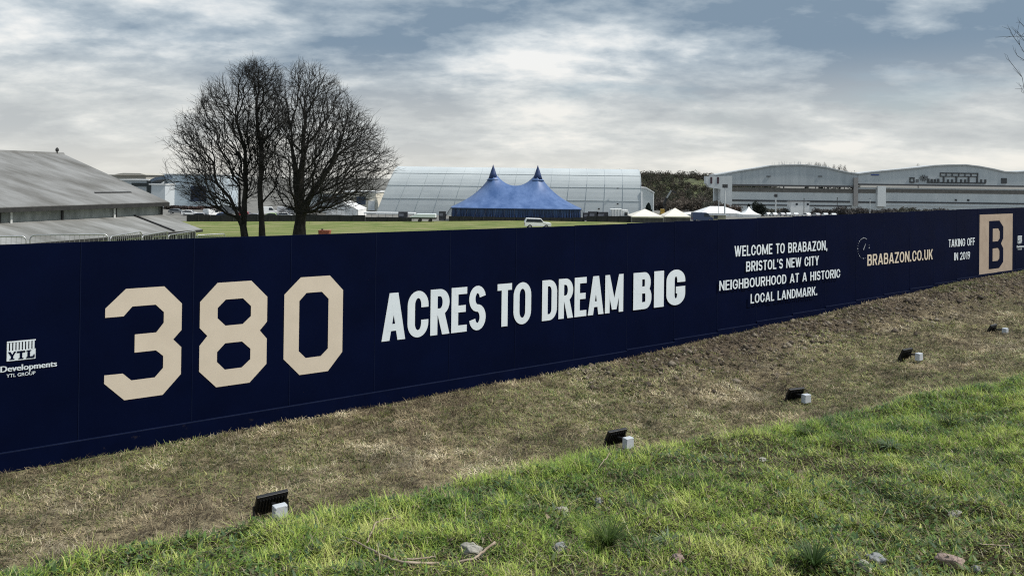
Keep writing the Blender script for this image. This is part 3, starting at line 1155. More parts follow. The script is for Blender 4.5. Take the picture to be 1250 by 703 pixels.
def bare_tree(label, base, trunk_pts, prof, depth, n, bf, seed, r_tip=0.011, power=2.35, twigs=2, tw_len=0.55, group=None, bark_=None, lean=0.0, seg=0.55, nm='bare_tree', shell=0.55, stems=(), girth=0.0):
    """prof: list of (height, reach to the left, reach to the right); crown points are joined to the trunk by a
    minimum tree that balances wire length against path length, radii by pipe model"""
    g = np.random.default_rng(seed)
    e = thing(nm, label, 'tree', base, group)
    hs = [p[0] for p in prof]
    pts = []
    cand = g.random((n * 14, 3))
    h = hs[0] + (hs[-1] - hs[0]) * cand[:, 0]
    lf = np.interp(h, hs, [p[1] for p in prof])
    rt = np.interp(h, hs, [p[2] for p in prof])
    x = -lf + (lf + rt) * cand[:, 1]
    y = (cand[:, 2] * 2 - 1) * depth
    cx_, hw = (rt - lf) / 2, (rt + lf) / 2
    dep = np.minimum(depth, hw)
    an_ = np.arctan2(y / dep, (x - cx_) / hw)
    lob = 0.66 + 0.68 * vnoise(np.cos(an_) * 2.6 + h * 0.55 + seed, np.sin(an_) * 2.6 + h * 0.35, 1.0, seed, 2)
    lob = np.minimum(lob, 1.08)
    thin = vnoise(x * 0.6 + 40, h * 0.6 + y * 0.5 + 40, 1.0, seed + 7, 2)
    rr = ((x - cx_) / hw) ** 2 + (y / dep) ** 2
    rim = np.clip(rr, 0, 1)
    tz = (h - hs[0]) / (hs[-1] - hs[0])
    keep = (rr < lob ** 2 * g.uniform(0.45, 1.16, len(h))) & (thin > 0.34) & (g.random(len(h)) < (1 - shell) + shell * np.maximum(rim, tz ** 2)) & (g.random(len(h)) < hw / hw.max() + 0.08)
    P = np.stack([x, y, h], -1)[keep][:n]
    B = np.array([[0, 0, 0.0]])
    nodes = [np.array(p, float) for p in trunk_pts]
    parent = [i - 1 for i in range(len(nodes))]
    plen = [0.0]
    for i in range(1, len(nodes)):
        plen.append(plen[-1] + np.linalg.norm(nodes[i] - nodes[i - 1]))
    for start, line in stems:
        for i_, p_ in enumerate(line):
            nodes.append(np.array(p_, float))
            parent.append(start if i_ == 0 else len(nodes) - 2)
            plen.append(plen[parent[-1]] + np.linalg.norm(nodes[-1] - nodes[parent[-1]]))
    n_stem = len(nodes)
    first = 1
    best = np.full(len(P), 1e9)
    bpi = np.zeros(len(P), int)
    for i in range(first, len(nodes)):
        c = np.linalg.norm(P - nodes[i], axis=1) + bf * plen[i]
        mk = c < best
        best[mk], bpi[mk] = c[mk], i
    alive = np.ones(len(P), bool)
    bb = best.copy()
    while alive.any():
        j = int(np.argmin(bb))
        pi = int(bpi[j])
        alive[j] = False
        bb[j] = 1e9
        A0, A1_ = nodes[pi], P[j]
        L_ = np.linalg.norm(A1_ - A0)
        k = max(1, int(L_ / seg))
        prev = pi
        for s_ in range(1, k + 1):
            q_ = A0 + (A1_ - A0) * s_ / k
            if s_ < k:
                q_ = q_ + g.normal(0, 0.09 * seg, 3)
            nodes.append(q_)
            parent.append(prev)
            plen.append(plen[prev] + np.linalg.norm(q_ - nodes[prev]))
            prev = len(nodes) - 1
        if alive.any():
            for ni in range(len(nodes) - k, len(nodes)):
                c = np.linalg.norm(P - nodes[ni], axis=1) + bf * plen[ni]
                mk = alive & (c < bb)
                bb[mk], bpi[mk] = c[mk], ni
    X = np.array(nodes)
    par = np.array(parent)
    cnt = np.zeros(len(X))
    kids = np.bincount(par[par >= 0], minlength=len(X))
    cnt[kids == 0] = 1
    order = np.arange(len(X))[::-1]
    for i in order:
        if par[i] >= 0:
            cnt[par[i]] += cnt[i]
    rad = r_tip * np.maximum(cnt, 1) ** (1 / power)
    if girth:
        hmax = max(p_[2] for p_ in nodes[:n_stem])
        for i in range(n_stem):
            kk_ = 1.0 if i < len(trunk_pts) else 0.72
            rad[i] = max(rad[i], girth * kk_ * (1 - 0.80 * (X[i][2] / hmax) ** 0.8))
    # smooth the joints a little
    Xs = X.copy()
    for _ in range(2):
        acc = np.zeros_like(Xs)
        w = np.zeros(len(X))
        np.add.at(acc, par[1:], Xs[1:] * cnt[1:, None])
        np.add.at(w, par[1:], cnt[1:])
        has = (w > 0) & (par >= 0)
        tgt = (acc[has] / w[has][:, None] + Xs[par[has]]) / 2
        Xs[has] = Xs[has] * 0.5 + tgt * 0.5
    Xs[0] = X[0]
    X = Xs
    wob = np.clip(X[:, 2:3] / 4.0, 0, 1)
    for sc_, am_ in ((0.42, 0.85), (1.5, 0.26)):
        dx_ = vnoise(X[:, 0] + X[:, 1] * 0.6 + seed * 3.1 + 50, X[:, 2] + 50, sc_, seed, 2) - 0.5
        dz_ = vnoise(X[:, 0] + 90, X[:, 2] - X[:, 1] * 0.6 + seed * 1.7 + 50, sc_, seed + 3, 2) - 0.5
        dy_ = vnoise(X[:, 1] + 70, X[:, 2] + seed + 50, sc_, seed + 5, 2) - 0.5
        X = X + np.stack([dx_, dy_, dz_ * 0.7], -1) * am_ * wob * (0.0 if nm == 'slim_tree' else 1.0)
    o3 = np.array([base[0], base[1], base[2]])
    ch = np.arange(1, len(X))
    A, Bv = X[par[ch]] + o3, X[ch] + o3
    ra, rb_ = np.minimum(rad[par[ch]], rad[ch] * 1.6), rad[ch]
    flare = 1 + 0.18 * np.exp(-np.maximum(A[:, 2] - o3[2], 0) / 0.5)
    ra = ra * flare
    big_ = rb_ > 0.085
    tubes_mesh('trunk', A[big_], Bv[big_], ra[big_], rb_[big_], 9, bark_ or bark, e)
    # twigs at the ends
    ends = np.where((rad < r_tip * 2.2))[0]
    TA, TB = [A[~big_]], [Bv[~big_]]
    RA, RB = [ra[~big_]], [rb_[~big_]]
    D0 = X[ends] - X[np.maximum(par[ends], 0)]
    D0 /= np.maximum(np.linalg.norm(D0, axis=1, keepdims=True), 1e-6)
    for k in range(twigs):
        dd = D0 + g.normal(0, 0.42, D0.shape) + np.array([0, 0, 0.12])
        dd /= np.linalg.norm(dd, axis=1, keepdims=True)
        ln = tw_len * g.uniform(0.4, 1.2, (len(ends), 1))
        s0 = X[ends] + o3
        mid_ = s0 + dd * ln * 0.5 + g.normal(0, 0.03, dd.shape)
        e_ = s0 + dd * ln
        TA += [s0, mid_]
        TB += [mid_, e_]
        RA += [np.full(len(ends), r_tip * 0.75), np.full(len(ends), r_tip * 0.6)]
        RB += [np.full(len(ends), r_tip * 0.6), np.full(len(ends), r_tip * 0.35)]
    tubes_mesh('crown', np.concatenate(TA), np.concatenate(TB), np.concatenate(RA), np.concatenate(RB), 4, twig_m, e)
    return e


TD = 65.0
kpx = TD / FPX


def tree_at(px, ybase, rows, trunk_px, **k):
    b = at(px, ybase, TD)
    b.z = gz(b.x, b.y) - 0.1
    zb0 = at(px, ybase, TD).z
    prof = [((ybase - y) * kpx + zb0 - b.z, l * kpx * 0.95, r_ * kpx * 0.95) for y, l, r_ in rows]
    tp = [((x - px) * kpx, dy, (ybase - y) * kpx + zb0 - b.z) for x, y, dy in trunk_px]
    tp[0] = (0, 0, 0)
    return bare_tree(base=b, trunk_pts=tp, prof=prof, **k)


G_T = 'big bare trees on the airfield'
tree_at(299, 290, [(266, 10, 8), (256, 44, 14), (244, 74, 18), (224, 90, 20), (184, 100, 22), (150, 84, 20), (128, 72, 20), (101, 44, 24), (80, 16, 20)],
        [(299, 290, 0), (298, 275, 0), (298, 260, 0), (298, 245, 0.1), (297, 228, 0.2), (296, 205, 0.2), (294, 180, 0.1), (290, 155, 0)],
        depth=4.6, n=4600, bf=0.46, seed=3, girth=0.25, label='bare winter tree with slim trunk, left of the group of three', group=G_T, r_tip=0.0115, power=2.36, tw_len=0.75)
tree_at(320, 290, [(235, 10, 16), (205, 22, 24), (170, 30, 30), (135, 34, 32), (105, 36, 24), (88, 30, 18), (74, 18, 10)],
        [(320, 290, 0), (320, 272, 0), (319, 250, -.1), (318, 228, -.2), (317, 205, -.2), (314, 180, -.1), (312, 155, 0), (310, 130, 0)],
        depth=3.4, n=2600, bf=0.46, seed=5, girth=0.26, label='bare winter tree with straight trunk, in the middle of the group of three', group=G_T, r_tip=0.0115, power=2.34, tw_len=0.75)
tree_at(365, 289, [(266, 10, 14), (256, 30, 60), (240, 44, 96), (222, 50, 116), (205, 52, 128), (180, 50, 115), (155, 48, 106), (130, 46, 80), (98, 34, 48), (79, 14, 16)],
        [(365, 289, 0), (365, 276, 0), (365, 262, 0), (365, 248, 0), (366, 232, 0), (367, 212, 0), (367, 190, .1), (368, 165, .1), (370, 140, 0)],
        depth=5.6, n=7600, bf=0.44, seed=8, girth=0.54, stems=[(3, [(-0.35, .1, 4.0), (-0.65, .2, 6.0), (-0.75, .2, 8.0), (-0.6, .1, 10.2)]), (2, [(0.7, -.2, 3.4), (1.7, -.3, 5.0), (2.9, -.2, 6.8)])], label='largest bare winter tree with the thickest trunk, right of the group of three', group=G_T, r_tip=0.0115, power=2.26, tw_len=0.75)

# tree outside the right edge whose twigs reach into the frame
tb = at(1354, 300, 31)
tb.z = gz(tb.x, tb.y)
bare_tree('bare tree beside the right end of the hoarding, only branch tips in frame', tb, [(0, 0, 0), (0, 0, 1.2), (0.05, 0, 2.6), (0, 0.05, 4.2), (0, 0, 5.8)],
          [(3.2, 1.2, 1.5), (6.0, 2.6, 3.0), (8.0, 3.55, 3.5), (9.2, 4.05, 4.0), (9.9, 2.8, 4.0), (11.0, 3.5, 3.4), (13.2, 2.6, 2.6), (14.0, 1.0, 1.0)], 3.6, 520, 0.5, 21, r_tip=0.0095, power=2.2, twigs=2, tw_len=0.5)

# ------------------------------------------------------------------ great hangar behind the tent
hang_w = mat('hangar_sheeting', (0.43, 0.47, 0.49), (0.50, 0.54, 0.555), rough=0.6, scale=0.12, stretch=(1, 1, 2.5))
hang_line = mat('hangar_seam', (0.425, 0.465, 0.485), (0.46, 0.50, 0.515), rough=0.6)
HD = 230.0


def Z(py, px, D):
    return at(px, py, D).z


hx0, hx1 = at(458, 262, HD).x, at(783, 262, HD).x
hzb = gz(0, HD) - 0.5
hzt = Z(205, 620, HD + 9)
prof = []
for a in range(0, 91, 6):
    prof.append((HD + 9 - 9 * math.cos(R(a)) ** 0.55 * 1.0, hzb + (hzt - hzb) * math.sin(R(a)) ** 0.92))
prof2 = prof + [(2 * (HD + 9) - y, z) for y, z in prof[::-1][1:]]
hangar = thing('aircraft_hangar', 'huge pale grey curved hangar standing behind the blue tent', 'hangar', ((hx0 + hx1) / 2, HD + 9, hzb))
m = MB()


def hx_l(z):
    return hx0 + (z - hzb) / (hzt - hzb) * 5.5


for i in range(len(prof2) - 1):
    (y0, z0), (y1, z1) = prof2[i], prof2[i + 1]
    m.quad((hx_l(z0), y0, z0), (hx1, y0, z0), (hx1, y1, z1), (hx_l(z1), y1, z1))
m.build('shell', hang_w, hangar, smooth=True)
m = MB()
for xx in (hx1 - 0.15,):
    m.add([(xx, y, z) for y, z in prof2], [tuple(range(len(prof2)))])
m.build('end_wall', hang_w, hangar)
m = MB()
m.add([(hx_l(z) + 0.15, y, z) for y, z in prof2], [tuple(range(len(prof2)))])
m.build('end_wall', hang_w, hangar)
m = MB()
nfr = 14


def hpt(x, i, o=0.02):
    y, z = prof2[i]
    return Vector((x, y - o, z + o * 0.4))


half = len(prof)
for k in range(nfr + 1):
    fr = k / nfr
    m = MB()
    for i in range(half - 1):
        a = hpt(hx_l(prof2[i][1]) * (1 - fr) + hx1 * fr, i)
        b = hpt(hx_l(prof2[i + 1][1]) * (1 - fr) + hx1 * fr, i + 1)
        m.bar(a, b, 0.16, 0.06)
    m.build('rib', mat('hangar_rib', (0.455, 0.495, 0.512), (0.49, 0.53, 0.545), rough=0.6), hangar)
m = MB()
for zt_ in (0.36, 0.62, 0.86):
    m = MB()
    zz = hzb + (hzt - hzb) * zt_
    yy = float(np.interp(zz, [p[1] for p in prof], [p[0] for p in prof]))
    m.bar((hx_l(zz), yy - 0.02, zz), (hx1, yy - 0.02, zz), 0.2, 0.08)
    m.build('seam', hang_line, hangar)
m = MB()
m.bar((hx1 + 0.05, HD - 0.1, hzb), (hx1 + 0.05, HD + 0.6, hzb + (hzt - hzb) * 0.55), 0.5, 0.5)
m.build('edge_trim', white_paint, hangar)
m = MB()
for px_, py_ in ((731, 255), (754, 230), (754, 249)):
    p = at(px_, py_, HD - 0.2)
    m.box(p, 0.5, 0.3, 0.35)
m.build('wall_vent', dark_trim, hangar)

# small gabled store at its right end
SDp = 240.0
sa, sb = at(783, 262, SDp), at(797.5, 262, SDp)
store = thing('store_building', 'small pale gabled store against the right end of the big hangar', 'building', ((sa.x + sb.x) / 2, SDp, gz(sa.x, SDp)))
zt0, zt1 = Z(236, 790, SDp), Z(230, 786, SDp)
m = MB()
m.prism([(sa.x - 6, SDp, hzb - 1), (sb.x, SDp, hzb - 1), (sb.x, SDp, zt0), (sb.x - 2.5, SDp, zt1), (sa.x - 6, SDp, zt1)], (0, 14, 0))
sw = m.build('wall', mat('store_wall', (0.42, 0.46, 0.48), (0.52, 0.55, 0.56), rough=0.7), store)
m = MB()
m.prism([(sa.x - 6, SDp - 0.3, zt1 + 0.05), (sb.x - 2.5, SDp - 0.3, zt1 + 0.05), (sb.x + 0.25, SDp - 0.3, zt0), (sb.x + 0.25, SDp - 0.3, zt0 + 0.35), (sb.x - 2.4, SDp - 0.3, zt1 + 0.4), (sa.x - 6, SDp - 0.3, zt1 + 0.4)], (0, 14.6, 0))
m.build('roof', white_paint, store)
m = MB()
m.box((sb.x - 0.02, SDp - 0.05, (zt0 + hzb) / 2), 0.3, 0.2, zt0 - hzb)
m.build('corner_trim', white_paint, store)

# ------------------------------------------------------------------ blue big top
tent_blue = mat('blue_canvas', (0.032, 0.080, 0.215), (0.085, 0.15, 0.32), rough=0.5, scale=0.35, stretch=(1.6, 1, 0.25), spec=0.5)  # stretched noise puts the shade of folds into the canvas colour
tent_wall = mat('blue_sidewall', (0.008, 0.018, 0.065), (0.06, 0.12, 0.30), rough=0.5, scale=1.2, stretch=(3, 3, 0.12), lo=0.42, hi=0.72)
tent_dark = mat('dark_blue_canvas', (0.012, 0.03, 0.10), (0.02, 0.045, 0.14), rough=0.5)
BD = 168.0
kt = BD / FPX
tl, tr_ = at(547, 262, BD + 2), at(713.5, 262, BD + 2)
tcx, thw = (tl.x + tr_.x) / 2, (tr_.x - tl.x) / 2
tyc = BD + 15.0
eave_z = Z(255.5, 630, BD)
gt = gz(tcx, BD)
tent = thing('big_top_tent', 'blue twin peaked big top tent with darker side walls', 'tent', (tcx, tyc, gt))
pk = [(at(602, 209, tyc).x, tyc), (at(656.5, 209, tyc).x, tyc)]
pz = Z(209, 630, tyc)
NXg, NYg = 72, 48
gx = np.linspace(-1, 1, NXg + 1)
gy = np.linspace(-1, 1, NYg + 1)
UX, UY = np.meshgrid(gx, gy, indexing='ij')
hwy = 11.0
SX = thw * UX
SY = hwy * UY
# rounded-rectangle plan: squash the corners
kk = np.sqrt(np.maximum(1e-9, 1 - 0.30 * (np.abs(UX) ** 3) * (np.abs(UY) ** 3)))
SX2, SY2 = SX * (0.72 + 0.28 * kk), SY * (0.62 + 0.38 * kk)
edge = np.maximum(np.abs(UX), np.abs(UY))
wx = np.array([p[0] - tcx for p in pk])
dmin = np.full(UX.shape, 1e9)
f = np.zeros(UX.shape)
# hanging membrane: relax the net with the peaks and the rim held
Hn = np.zeros(UX.shape)
fixed = np.zeros(UX.shape, bool)
fixed[0, :] = fixed[-1, :] = fixed[:, 0] = fixed[:, -1] = True
for p in wx:
    i = int(round((p / thw + 1) / 2 * NXg))
    j = NYg // 2
    Hn[i, j] = 1.0
    fixed[i, j] = True
    for di, dj, hh in ((1, 0, .84), (-1, 0, .84), (0, 1, .84), (0, -1, .84)):
        Hn[i + di, j + dj] = hh
        fixed[i + di, j + dj] = True
i0, i1 = [int(round((p / thw + 1) / 2 * NXg)) for p in wx]
for i in range(i0 + 1, i1):             # cable between the masts
    s_ = (i - i0) / (i1 - i0)
    Hn[i, NYg // 2] = max(Hn[i, NYg // 2], 1 - 0.41 * (1 - abs(2 * s_ - 1) ** 2.2))
    fixed[i, NYg // 2] = True
for i in range(0, NXg + 1):             # ridge cables falling to the rim
    s_ = None
    if i < i0:
        s_ = i / i0
    if i > i1:
        s_ = (NXg - i) / (NXg - i1)
    if s_ is not None:
        Hn[i, NYg // 2] = 0.55 * s_ + 0.45 * s_ ** 3.2
        fixed[i, NYg // 2] = True
for ii in (i0, i1):
    for j in range(NYg + 1):
        s_ = 1 - abs(2 * j / NYg - 1)
        Hn[ii, j] = 0.50 * s_ + 0.50 * s_ ** 3.2
        fixed[ii, j] = True
for it in range(900):
    nb = (Hn[:-2, 1:-1] + Hn[2:, 1:-1] + Hn[1:-1, :-2] + Hn[1:-1, 2:]) / 4
    c = Hn[1:-1, 1:-1]
    Hn[1:-1, 1:-1] = np.where(fixed[1:-1, 1:-1], c, nb)
TZ = eave_z + (pz - eave_z) * Hn
m = MB()
ids = np.arange((NXg + 1) * (NYg + 1)).reshape(NXg + 1, NYg + 1)
m.add([(tcx + x, tyc + y, z) for x, y, z in zip(SX2.ravel(), SY2.ravel(), TZ.ravel())], [tuple(q_) for q_ in np.stack([ids[:-1, :-1], ids[1:, :-1], ids[1:, 1:], ids[:-1, 1:]], -1).reshape(-1, 4)])
can = m.build('canopy', tent_blue, tent, smooth=True)
for (x, y) in pk:
    m = MB()
    m.tube([(x, y, pz - 1.9), (x, y, pz - 0.6), (x, y, pz + 0.1), (x, y, pz + 0.85), (x, y, pz + 1.45)], [1.15, 0.72, 0.50, 0.22, 0.04], 14)
    m.build('mast_cap', tent_dark, tent, smooth=True)
    m = MB()
    m.tube([(x, y, gt - 0.3), (x, y, pz + 0.2)], 0.2, 8)
    m.build('mast', steel, tent)
    m = MB()
    m.tube([(x, y, pz - 2.15), (x, y, pz - 1.9)], [1.62, 1.25], 14)
    m.build('mast_collar', tent_blue, tent, smooth=True)
# rim outline
rim = [(SX2[i, 0], SY2[i, 0]) for i in range(NXg + 1)] + [(SX2[-1, j], SY2[-1, j]) for j in range(1, NYg + 1)] + [(SX2[i, -1], SY2[i, -1]) for i in range(NXg - 1, -1, -1)] + [(SX2[0, j], SY2[0, j]) for j in range(NYg - 1, 0, -1)]
m = MB()
nr = len(rim)
wallz = gt - 0.2
vs, fs = [], []
for i in range(nr * 2):
    a = rim[(i // 2) % nr]
    b = rim[(i // 2 + 1) % nr]
    x, y = (a if i % 2 == 0 else ((a[0] + b[0]) / 2, (a[1] + b[1]) / 2))
    k_ = 0.985 + (0.012 if (i % 3 == 0) else -0.008)
    vs += [(tcx + x * 0.99, tyc + y * 0.99, eave_z + 0.02), (tcx + x * k_, tyc + y * k_, wallz)]
n2 = nr * 2
for i in range(n2):
    j = (i + 1) % n2
    fs.append((2 * i, 2 * j, 2 * j + 1, 2 * i + 1))
m.add(vs, fs)
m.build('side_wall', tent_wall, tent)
m = MB()
for i in range(0, nr, 1):
    a, b = rim[i], rim[(i + 1) % nr]
    m.bar((tcx + a[0] * 1.002, tyc + a[1] * 1.002, eave_z - 0.12), (tcx + b[0] * 1.002, tyc + b[1] * 1.002, eave_z - 0.12), 0.06, 0.22)
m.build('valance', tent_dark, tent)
m = MB()
for i in range(0, nr, 5):
    m = MB()
    a = rim[i]
    x, y = tcx + a[0], tyc + a[1]
    m.tube([(x, y, eave_z), (tcx + a[0] * 1.10, tyc + a[1] * 1.16, gt)], 0.018, 4)
    m.build('guy_rope', dark_trim, tent)

# ------------------------------------------------------------------ black scrim fence and clutter at the field's far edge
scrim = mat('black_scrim', (0.010, 0.011, 0.013), (0.022, 0.023, 0.026), rough=0.8, scale=2)
fence_edges = [(228, 300, 'black scrim fence at the field edge, left of the big bare trees'),
               (300, 372, 'black scrim fence seen between the trunks of the bare trees'),
               (372, 446, 'black scrim fence in front of the white gabled marquee'),
               (446, 503, 'black scrim fence below the left end of the big hangar'),
               (548, 632, 'low black strip added for the dark band at the left foot of the blue tent'),
               (632, 714, 'low black strip added for the dark band at the right foot of the blue tent, behind the white car'),
               (716, 770, 'black scrim fence right of the blue tent, beside the white box van')]
for x0, x1, lab in fence_edges:
    pa, pb = at(x0, 270, 171), at(x1 - 0.5, 270, 171)
    za, zb1 = gz(pa.x, 171), gz(pb.x, 171)
    f_ = thing('scrim_fence', lab, 'fence', ((pa.x + pb.x) / 2, 171, min(za, zb1)), 'black scrim fences along the field edge')
    if 'low' in lab:  # low lengths are added to draw the dark band of shade and equipment
        top = max(za, zb1) + 0.75
    else:
        top = Z(262 if x1 < 560 else 263.5, x0, 171)
    m = MB()
    n_ = max(3, int((pb.x - pa.x) / 2.4))
    for i in range(n_):
        xa, xb = pa.x + (pb.x - pa.x) * i / n_, pa.x + (pb.x - pa.x) * (i + 1) / n_
        m.box(((xa + xb) / 2, 171, (top + za) / 2 - 0.1 + random.uniform(-.08, .08)), xb - xa - 0.04, 0.05, top - za + 0.2)
    m.build('scrim_panel', scrim, f_)
    m = MB()
    for i in range(n_ + 1):
        xa = pa.x + (pb.x - pa.x) * i / n_
        m.tube([(xa, 170.93, za - 0.2), (xa, 170.93, top + 0.12)], 0.03, 5)
    m.build('post', dark_trim, f_)

# ------------------------------------------------------------------ vehicles
tyre_m = rubber
glass_m = mat('car_glass', (0.010, 0.013, 0.018), (0.02, 0.026, 0.034), rough=0.08, scale=2)
lamp_white = mat('headlamp', (0.6, 0.6, 0.58), rough=0.2)
lamp_red = mat('tail_lamp', (0.25, 0.01, 0.01), rough=0.3)
PAINT = dict(white=(0.66, 0.67, 0.67), silver=(0.36, 0.37, 0.39), blue=(0.03, 0.07, 0.20), red=(0.30, 0.025, 0.02), black=(0.015, 0.015, 0.018), green=(0.25, 0.38, 0.12), grey=(0.12, 0.13, 0.14), navy=(0.02, 0.035, 0.08))
SHAPES = {
    # side outline (x, z) from the front bumper over the roof to the back, window outline, wheel positions
    'car': ([(2.1, 0.30), (2.15, 0.62), (2.02, 0.80), (1.0, 0.94), (0.45, 1.40), (-0.9, 1.46), (-1.65, 1.30), (-2.05, 0.95), (-2.1, 0.35)], [(0.86, 0.96), (0.42, 1.34), (-0.9, 1.39), (-1.6, 1.22), (-1.8, 0.98)], (1.32, -1.28), 0.31, 1.72),
    'off_roader': ([(2.2, 0.45), (2.25, 0.85), (2.1, 1.08), (1.0, 1.16), (0.55, 1.75), (-1.9, 1.82), (-2.2, 1.15), (-2.2, 0.48)], [(0.88, 1.18), (0.50, 1.66), (-1.85, 1.72), (-2.02, 1.2)], (1.4, -1.35), 0.38, 1.82),
    'van': ([(2.5, 0.35), (2.55, 0.85), (2.4, 1.10), (1.75, 1.35), (1.15, 2.15), (0.9, 2.25), (-2.5, 2.28), (-2.55, 0.38)], [(1.66, 1.38), (1.14, 2.02), (0.35, 2.04), (0.35, 1.38)], (1.6, -1.55), 0.34, 1.95),
}


def vehicle(kind, paint, label, cat, px, py, D, heading, group=None, scale=1.0, name=None):
    out, win, wh, wr, wid = SHAPES[kind]
    p = at(px, py, D)
    g_ = gz(p.x, p.y)
    e = thing(name or {'car': 'parked_car', 'off_roader': 'off_road_car', 'van': 'parked_van'}[kind], label, cat, (p.x, p.y, g_), group)
    pm = mat('paint_' + paint, PAINT[paint], [c * 1.08 for c in PAINT[paint]], rough=0.3, scale=2, spec=0.6)
    m = MB()
    n = len(out)
    secs = [(-wid / 2, 0.90), (-wid / 2 + 0.02, 1.0), (wid / 2 - 0.02, 1.0), (wid / 2, 0.90)]
    zmid = 0.9
    vs = []
    for (yy, kz) in ((-1, 0), (1, 0)):
        for x, z in out:
            inset = max(0, z - zmid) * 0.16
            vs.append((x, yy * (wid / 2 - inset), z))
    fs = [tuple(range(n))[::-1], tuple(range(n, 2 * n))] + [(i, (i + 1) % n, n + (i + 1) % n, n + i) for i in range(n)]
    m.add(vs, fs)
    body = m.build('body', pm, e, bevel=0.05, local=True)
    for yy in (-1, 1):
        m = MB()
        m.add([(x, yy * (wid / 2 - max(0, z - zmid) * 0.16 + 0.012), z) for x, z in win], [tuple(range(len(win)))])
        m.build('side_window', glass_m, e, local=True)
    m = MB()
    for (a, b) in (((win[0][0] + 0.10, win[0][1] + 0.02), (win[1][0] + 0.06, win[1][1] + 0.02)),):
        w2 = wid / 2 - 0.16
        m.add([(a[0] + 0.05, -w2, a[1]), (a[0] + 0.05, w2, a[1]), (b[0] + 0.05, w2 - 0.06, b[1]), (b[0] + 0.05, -w2 + 0.06, b[1])], [(0, 1, 2, 3)])
    m.build('windscreen', glass_m, e, local=True)
    for x in wh:
        for yy in (-1, 1):
            m = MB()
            m.tube([(x, yy * (wid / 2 - 0.18), wr), (x, yy * (wid / 2 + 0.015), wr)], wr, 14)
            w_ = m.build('wheel', tyre_m, e, local=True)
            m = MB()
            m.tube([(x, yy * (wid / 2), wr), (x, yy * (wid / 2 + 0.025), wr)], wr * 0.58, 10)
            m.build('rim', steel, w_, local=True)
    for yy in (-1, 1):
        m = MB()
        m.box((out[1][0] - 0.02, yy * (wid / 2 - 0.28), out[1][1] - 0.02), 0.08, 0.30, 0.15)
        m.build('headlight', lamp_white, e, local=True)
        m = MB()
        m.box((out[-1][0] + 0.0, yy * (wid / 2 - 0.18), out[-1][1] + 0.42), 0.06, 0.14, 0.3)
        m.build('tail_light', lamp_red, e, local=True)
    e.rotation_euler = (0, 0, R(heading))
    e.scale = (scale,) * 3
    return e


v = vehicle('off_roader', 'white', 'white off-road car on the grass in front of the blue tent', 'car', 656, 278, 131, 4)
v.location.z = Z(279.5, 656, 131)
vehicle('van', 'navy', 'dark blue van between the beige tent and the white marquee', 'van', 857, 264, 186, 2, scale=0.98)
cars_left = [
    ('van', 'white', 258, 258, 196, 80, 'white van left of the bare trees, nose towards the viewer'),
    ('car', 'silver', 247, 259, 192, 5, 'silver car parked behind the left end of the scrim fence'),
    ('car', 'white', 232, 258, 205, 5, 'white car parked just right of the barn, left of the silver one'),
    ('car', 'grey', 216, 258, 214, 8, 'grey car nearest the barn in the car park'),
    ('car', 'blue', 275, 259, 194, 10, 'blue car in the car park left of the slim tree trunk'),
    ('van', 'grey', 283, 257, 212, 0, 'grey van behind the blue car in the car park'),
    ('car', 'red', 301, 257, 199, 0, 'red car seen beside the slim tree trunk'),
    ('van', 'white', 327, 256, 214, 12, 'white van between the straight trunk and the green car'),
    ('car', 'green', 335, 261, 192, -5, 'pale green car seen between the bare trees'),
    ('car', 'white', 349, 260, 196, 5, 'white car left of the thickest tree trunk'),
    ('van', 'silver', 350, 255, 216, 8, 'silver van behind the white car by the thickest trunk'),
    ('car', 'silver', 313, 260, 190, 0, 'silver car glimpsed between the two left trunks'),
]
for kd, pa_, px_, py_, D_, hd, lab in cars_left:
    vehicle(kd, pa_, lab, 'van' if kd == 'van' else 'car', px_, py_, D_, hd, 'vehicles in the car park behind the bare trees')
row = [('white', 936, 'white car at the left end of the row by the dark conifer'), ('white', 944, None), ('silver', 953, 'silver car in the row right of the second lamp post'), ('white', 962, None), ('white', 971, None), ('white', 984, 'white car in the row below the small white hut'), ('silver', 996, 'silver car right of the small white hut'), ('white', 1007, 'white car just left of the scrub, last but one of the row'), ('white', 1017, 'white car at the right end of the distant row')]
shared = 'white car parked mid row near the foot of the second lamp post'
for pa_, px_, lab in row:
    vehicle('car', pa_, lab or shared, 'car', px_, 262, 296 + random.uniform(-3, 3), random.choice((80, 95, 100)), 'row of cars along the far hangars')

# white box van beside the beige tents
p0, p1 = at(745, 266, 176), at(768, 266, 176)
g_ = gz(p0.x, 176)
tv = thing('box_truck', 'white box truck with one dark window parked right of the blue tent', 'truck', ((p0.x + p1.x) / 2, 176, g_))
ztop = Z(255.2, 750, 176)
m = MB()
m.box((p0.x + 1.35, 177, (ztop + g_ + 0.6) / 2), 2.7, 2.1, ztop - g_ - 0.6)
bx = m.build('cargo_box', white_paint, tv, bevel=0.05)
m = MB()
m.prism([(p0.x + 2.75, 175.98, g_ + 0.5), (p1.x + 0.1, 175.98, g_ + 0.5), (p1.x + 0.1, 175.98, g_ + 1.25), (p1.x - 0.35, 175.98, ztop - 0.15), (p0.x + 2.75, 175.98, ztop - 0.15)], (0, 2.0, 0))
cb = m.build('cab', white_paint, tv, bevel=0.05)
m = MB()
m.box((p1.x - 0.72, 175.96, g_ + 1.62), 0.72, 0.04, 0.72)
m.build('side_window', glass_m, cb)
m = MB()
for i in range(4):
    m.box((p0.x + 0.35 + i * 0.65, 175.93, (ztop + g_ + 0.6) / 2), 0.05, 0.05, ztop - g_ - 0.8)
m.build('box_rib', steel, bx)
for x in (p0.x + 0.7, p1.x - 0.7):
    m = MB()
    m.tube([(x, 175.95, g_ + 0.4), (x, 178.0, g_ + 0.4)], 0.4, 14)
    m.build('wheel', rubber, tv)

